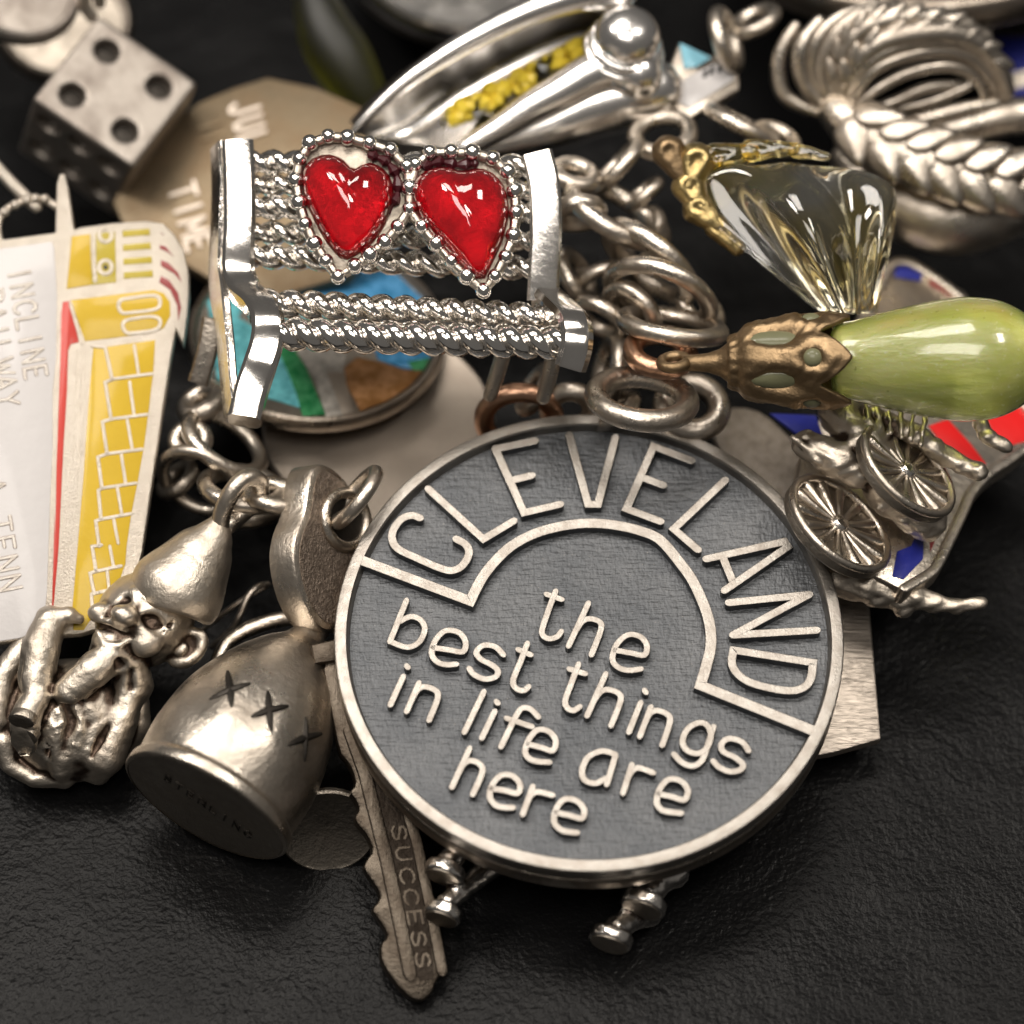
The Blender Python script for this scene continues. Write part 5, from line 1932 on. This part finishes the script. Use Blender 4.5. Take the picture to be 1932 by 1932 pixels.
coin(900, -150, 1.05, (.05, -.1, 1), 270, 'round_disc', 'shiny silver disc cut by the top edge behind the pod', CHROME, .16)
coin(900, -120, .6, (.02, -.05, 1), 255, 'round_disc', 'tarnished silver disc lying below the shiny disc at the top edge', SILVER, .14)
coin(1745, -215, 1.3, (-.08, .22, 1), 430, 'round_disc', 'wide pale silver disc across the top right corner', SILVER, .22, .12)
coin(42, -20, 1.75, (.25, -.2, 1), 112, 'round_disc', 'pale silver disc in the top left corner above the die', DIEMETAL, .1)
coin(120, 40, .9, (.1, -.2, 1), 130, 'round_disc', 'dark tarnished disc behind the die at top left', SILVER_DARK, .12)


# ================================================================== leafy coiled ring
def build_coil():
    vf = ViewFrame(1720, 200, 1.25)
    t = thing('leaf_ring', 'coiled silver ring of leafy bands and fine strands at top right', 'ring', Frame(vf.p(1720, 420, -.6), (0, 0, 1)))
    P = vf.p
    strands = [
        ([(1600, 200, .02), (1640, 140, .12), (1700, 108, .16), (1770, 95, .12), (1830, 110, .02), (1868, 150, -.1), (1878, 190, -.2)], .045),
        ([(1590, 196, .0), (1610, 130, .12), (1660, 80, .2), (1740, 62, .2), (1820, 70, .1), (1875, 110, -.02), (1900, 170, -.15)], .075),
        ([(1580, 196, .0), (1585, 120, .1), (1620, 60, .18), (1690, 35, .2), (1780, 40, .1), (1860, 70, .0)], .065),
        ([(1568, 200, -.02), (1552, 130, .06), (1575, 70, .14), (1620, 30, .16), (1690, 15, .1)], .06),
        ([(1558, 205, -.04), (1515, 150, .02), (1512, 90, .1), (1545, 40, .12)], .055),
        ([(1548, 215, -.08), (1480, 180, -.06), (1470, 110, .0), (1500, 50, .05)], .05),
        ([(1594, 198, .0), (1622, 135, .13), (1680, 92, .19), (1755, 78, .17), (1825, 90, .06), (1872, 130, -.06), (1890, 180, -.18)], .05),
        ([(1574, 198, -.01), (1568, 125, .08), (1598, 65, .16), (1655, 30, .18), (1735, 24, .15), (1830, 45, .05)], .05),
        ([(1606, 205, .0), (1660, 165, .06), (1720, 135, .08), (1790, 125, .04), (1840, 145, -.05), (1860, 185, -.15)], .04),
        ([(1562, 203, -.03), (1535, 140, .04), (1540, 80, .12), (1580, 35, .14), (1650, 8, .12)], .045),
        ([(1620, 215, -.1), (1690, 190, -.08), (1750, 165, -.06), (1815, 160, -.1)], .035),
        ([(1660, 240, -.2), (1740, 225, -.16), (1820, 205, -.16), (1880, 195, -.2)], .05),
        ([(1700, 205, -.15), (1760, 190, -.12), (1820, 165, -.1), (1862, 140, -.12)], .03),
    ]
    for pts, r in strands:
        C = catmull([P(*p) for p in pts], 7)
        n = len(C)
        part(t, 'strand', tube(C, [r * (.75 + .35 * math.sin(math.pi * i / n)) for i in range(n)]), SILVER, world=True, sharp=None)
    # broad band with leaves
    mid = catmull([P(*p) for p in [(1578, 210, .0), (1640, 262, .08), (1720, 300, .12), (1810, 332, .12), (1900, 352, .06), (1980, 340, -.1)]], 8)
    part(t, 'band', tube(mid, [.08 + .10 * math.sin(math.pi * min(1, .15 + i / len(mid))) for i in range(len(mid))]), SILVER, world=True, sharp=None)
    low = catmull([P(*p) for p in [(1600, 300, -.3), (1680, 370, -.22), (1780, 410, -.2), (1880, 400, -.25), (1960, 360, -.3)]], 6)
    part(t, 'band', tube(low, [.12 + .14 * math.sin(math.pi * i / len(low)) for i in range(len(low))]), SILVER, world=True, sharp=None)
    back = catmull([P(*p) for p in [(1740, 260, -.3), (1830, 235, -.3), (1900, 220, -.3), (1980, 215, -.35)]], 5)
    part(t, 'band', tube(back, .13), SILVER, world=True, sharp=None)
    part(t, 'knot', ball(P(1583, 215, -.02), (.13, .13, .13), 10, 14), SILVER, world=True)
    def leaf(a, d, n, ln, wd, th):
        d = d.normalized()
        n = (n - d * n.dot(d)).normalized()
        M = Matrix.Identity(4)
        w_ = n.cross(d)
        for r in range(3):
            M[r][0], M[r][1], M[r][2], M[r][3] = d[r], w_[r], n[r], (a + d * ln * .8)[r]
        V, F = ball((0, 0, 0), (ln, wd, th), 10, 14)
        V = [(x, y * (1 - .45 * x / ln) , z - .3 * th * abs(y) / wd) for x, y, z in V]
        part(t, 'leaf', xf((V, F), M), SILVER, world=True, sharp=None)

    for i in range(7):
        for sd in (-1, 1):
            j = min(len(mid) - 2, int((.10 + .125 * i) * len(mid)))
            T = (mid[j + 1] - mid[j]).normalized()
            S = T.cross(-FWD).normalized()
            n = (-FWD * .85 + UP * .3 - S * sd * .5).normalized()
            leaf(mid[j] + (-FWD * .85 + UP * .25) * .15 - S * sd * .05, T * .9 - S * sd * .55, n, .19, .12, .05)
    for i in range(9):
        for st in (1, 2):
            pts, r = strands[st]
            C = catmull([P(*p) for p in pts], 7)
            j = 4 + i * (len(C) - 8) // 9
            T = (C[j + 1] - C[j]).normalized()
            leaf(C[j] - FWD * r * .7, T + T.cross(FWD).normalized() * .5, -FWD + UP * .4, .10, .055, .025)


build_coil()


def build_blue_badge():
    fr = plane(1915, 140, .8, (.0, -.3, 1))
    t = thing('blue_badge', 'blue and silver enamelled badge at the right edge behind the leafy ring', 'badge', fr)
    part(t, 'plate', prism(fr.poly([(1840, 60), (1990, 60), (1990, 215), (1880, 215), (1850, 150)]), -.1, 0, .02), SILVER)
    part(t, 'blue_patch', prism(fr.poly([(1850, 70), (1985, 70), (1985, 120), (1900, 140), (1862, 130)]), -.02, .008), BLUE)
    part(t, 'blue_patch', prism(fr.poly([(1890, 175), (1985, 150), (1985, 205), (1890, 205)]), -.02, .008), BLUE)


build_blue_badge()
# dark olive glass drop far at the back
vf = ViewFrame(640, 110, 2.4)
C = catmull([vf.p(*p) for p in [(585, -20, 0), (615, 60, .05), (655, 130, .05), (700, 205, 0)]], 6)
solo('olive_drop', 'dark olive glass stick lying blurred in the shadow behind the medal', 'bead', Frame(vf.p(640, 110, -.3), (0, 0, 1)), tube(C, [.12 + .1 * math.sin(math.pi * i / len(C)) for i in range(len(C))]), OLIVE, world=True, sharp=None)

# ================================================================== chain links and jump rings
LINKS = [
    # px, py, depth, angle, half px, ratio, sign, wire, material, label
    (1164, 403, .55, -30, 104, .42, 1, 15, 'S', 'long oval chain link beside the top of the bench'),
    (1226, 494, .5, -40, 100, .26, -1, 16, 'S', 'slanting chain link running down from the bench top'),
    (1246, 556, .38, -22, 104, .40, -1, 14, 'S', 'flat lying chain link above the copper ring'),
    (1268, 615, .2, -8, 98, .28, 1, 14, 'S', 'chain link resting just over the copper ring'),
    (1132, 600, .45, -30, 52, .35, -1, 12, 'S', 'short chain link at the end of the bench seat'),
    (1192, 588, .42, -48, 60, .5, -1, 13, 'S', 'small round chain link under two crossing links'),
    (1088, 522, .7, -62, 54, .40, 1, 12, 'S', 'chain link half hidden behind the bench side'),
    (1140, 540, .75, 20, 62, .5, -1, 11, 'S', 'dark chain link deep under the slanting link'),
    (1320, 580, .65, -48, 52, .55, 1, 11, 'S', 'thin ring next to the clear glass flower'),
    (1085, 330, .6, -15, 42, .62, 1, 13, 'S', 'round ring behind the bench top corner'),
    (1215, 450, .8, 70, 58, .45, 1, 11, 'S', 'upright chain link inside the long oval link'),
    (1090, 402, .45, 5, 46, .4, -1, 14, 'S', 'bright link end poking out from the bench side'),
    (1250, 255, .85, 12, 58, .72, 1, 13, 'S', 'round ring between the pod and the glass flower cap'),
    (1165, 315, .8, 48, 64, .16, 1, 11, 'S', 'edge-on ring under the belly of the pod'),
    (1215, 365, .85, 40, 40, .2, 1, 10, 'S', 'small edge-on ring above the long oval link'),
    (1400, 238, .95, -28, 70, .2, 1, 13, 'S', 'edge-on link left of the leafy ring'),
    (1460, 262, 1.0, -20, 46, .6, 1, 11, 'S', 'blurred round ring below the leafy ring strands'),
    (1370, 75, 1.2, -75, 58, .35, 1, 13, 'S', 'blurred upright ring beside the blue tile'),
    (1425, 40, 1.4, 30, 44, .5, 1, 12, 'S', 'blurred ring at the top edge near the leafy ring'),
    (1211, 752, -.12, -6, 96, .50, 1, 17, 'S', 'thick silver jump ring through the medallion bail'),
    (1246, 664, .05, -6, 60, .66, 1, 15, 'C', 'copper jump ring on the neck of the green drop'),
    (979, 790, .50, 3, 74, .72, -1, 15, 'C2', 'reddish brown ring peeping over the medallion rim'),
    (1076, 772, .5, 0, 48, .8, -1, 15, 'S', 'flat grey ring beside the reddish brown ring'),
    (1010, 735, .5, 60, 48, .3, 1, 12, 'S', 'dark upright link under the bench leg'),
    (1150, 700, .55, 80, 66, .25, 1, 14, 'S', 'upright link under the arm of the bench'),
    (1160, 775, .35, 35, 50, .3, 1, 11, 'S', 'thin link between the medallion bail and the grey ring'),
    (359, 830, .35, 5, 34, .86, 1, 13, 'S', 'bright small ring at the edge of the railway charm'),
    (424, 836, .4, -38, 84, .46, 1, 12, 'S', 'dark jump ring below the bench leg'),
    (459, 922, .18, -12, 78, .42, 1, 13, 'S', 'large oval link looped through the gnome cap'),
    (378, 908, .35, -25, 82, .66, -1, 10, 'S', 'thin wide ring left of the gnome cap loop'),
    (380, 760, .5, 30, 40, .6, 1, 15, 'S', 'dull ring between the railway charm and bench leg'),
    (335, 905, .5, 40, 40, .5, 1, 11, 'D', 'dark ring in the shade right of the railway charm'),
    (470, 965, .55, 5, 60, .35, 1, 11, 'D', 'dark link behind the gnome cap loop'),
    (520, 935, .05, -14, 60, .35, 1, 13, 'S', 'link reaching behind the key bow'),
]
for px, py, d, ang, half, ratio, sg, wire, mt, lab in LINKS:
    c, a1, a2 = ring_frame(px, py, d, ang, half - wire / 2, ratio, sg)
    s = WIDE / NPX
    mat = {'S': SILVER, 'C': COPPER, 'C2': COPPER, 'D': SILVER_DARK}[mt]
    nm = 'jump_ring' if ratio > .55 else 'chain_link'
    solo(nm, lab, 'ring' if nm == 'jump_ring' else 'chain link', Frame(c, (0, 0, 1)), tube(ring_pts(c, a1, a2, 44), wire * s * 1.3, True, 12), mat, 'rings and links of the bracelet', world=True, sharp=None)

# fine wire hook behind the jug
vf = ViewFrame(440, 1180, .35)
w1 = catmull([vf.p(*C7(*p), c) for p, c in (((230, 1790), -.1), ((400, 1660), 0), ((540, 1560), .03), ((690, 1475), 0))], 6)
w2 = catmull([vf.p(*C7(*p), c) for p, c in (((340, 1860), -.1), ((470, 1745), .03), ((520, 1650), .06), ((570, 1540), .06), ((630, 1480), .04), ((700, 1465), 0))], 6)
h = thing('wire_hook', 'thin bent silver wire hook behind the jug and the gnome ear', 'hook', Frame(vf.p(440, 1200, -.2), (0, 0, 1)))
part(h, 'wire', tube(w1, .018), SILVER, world=True, sharp=None)
part(h, 'wire', tube(w2, .022), SILVER, world=True, sharp=None)
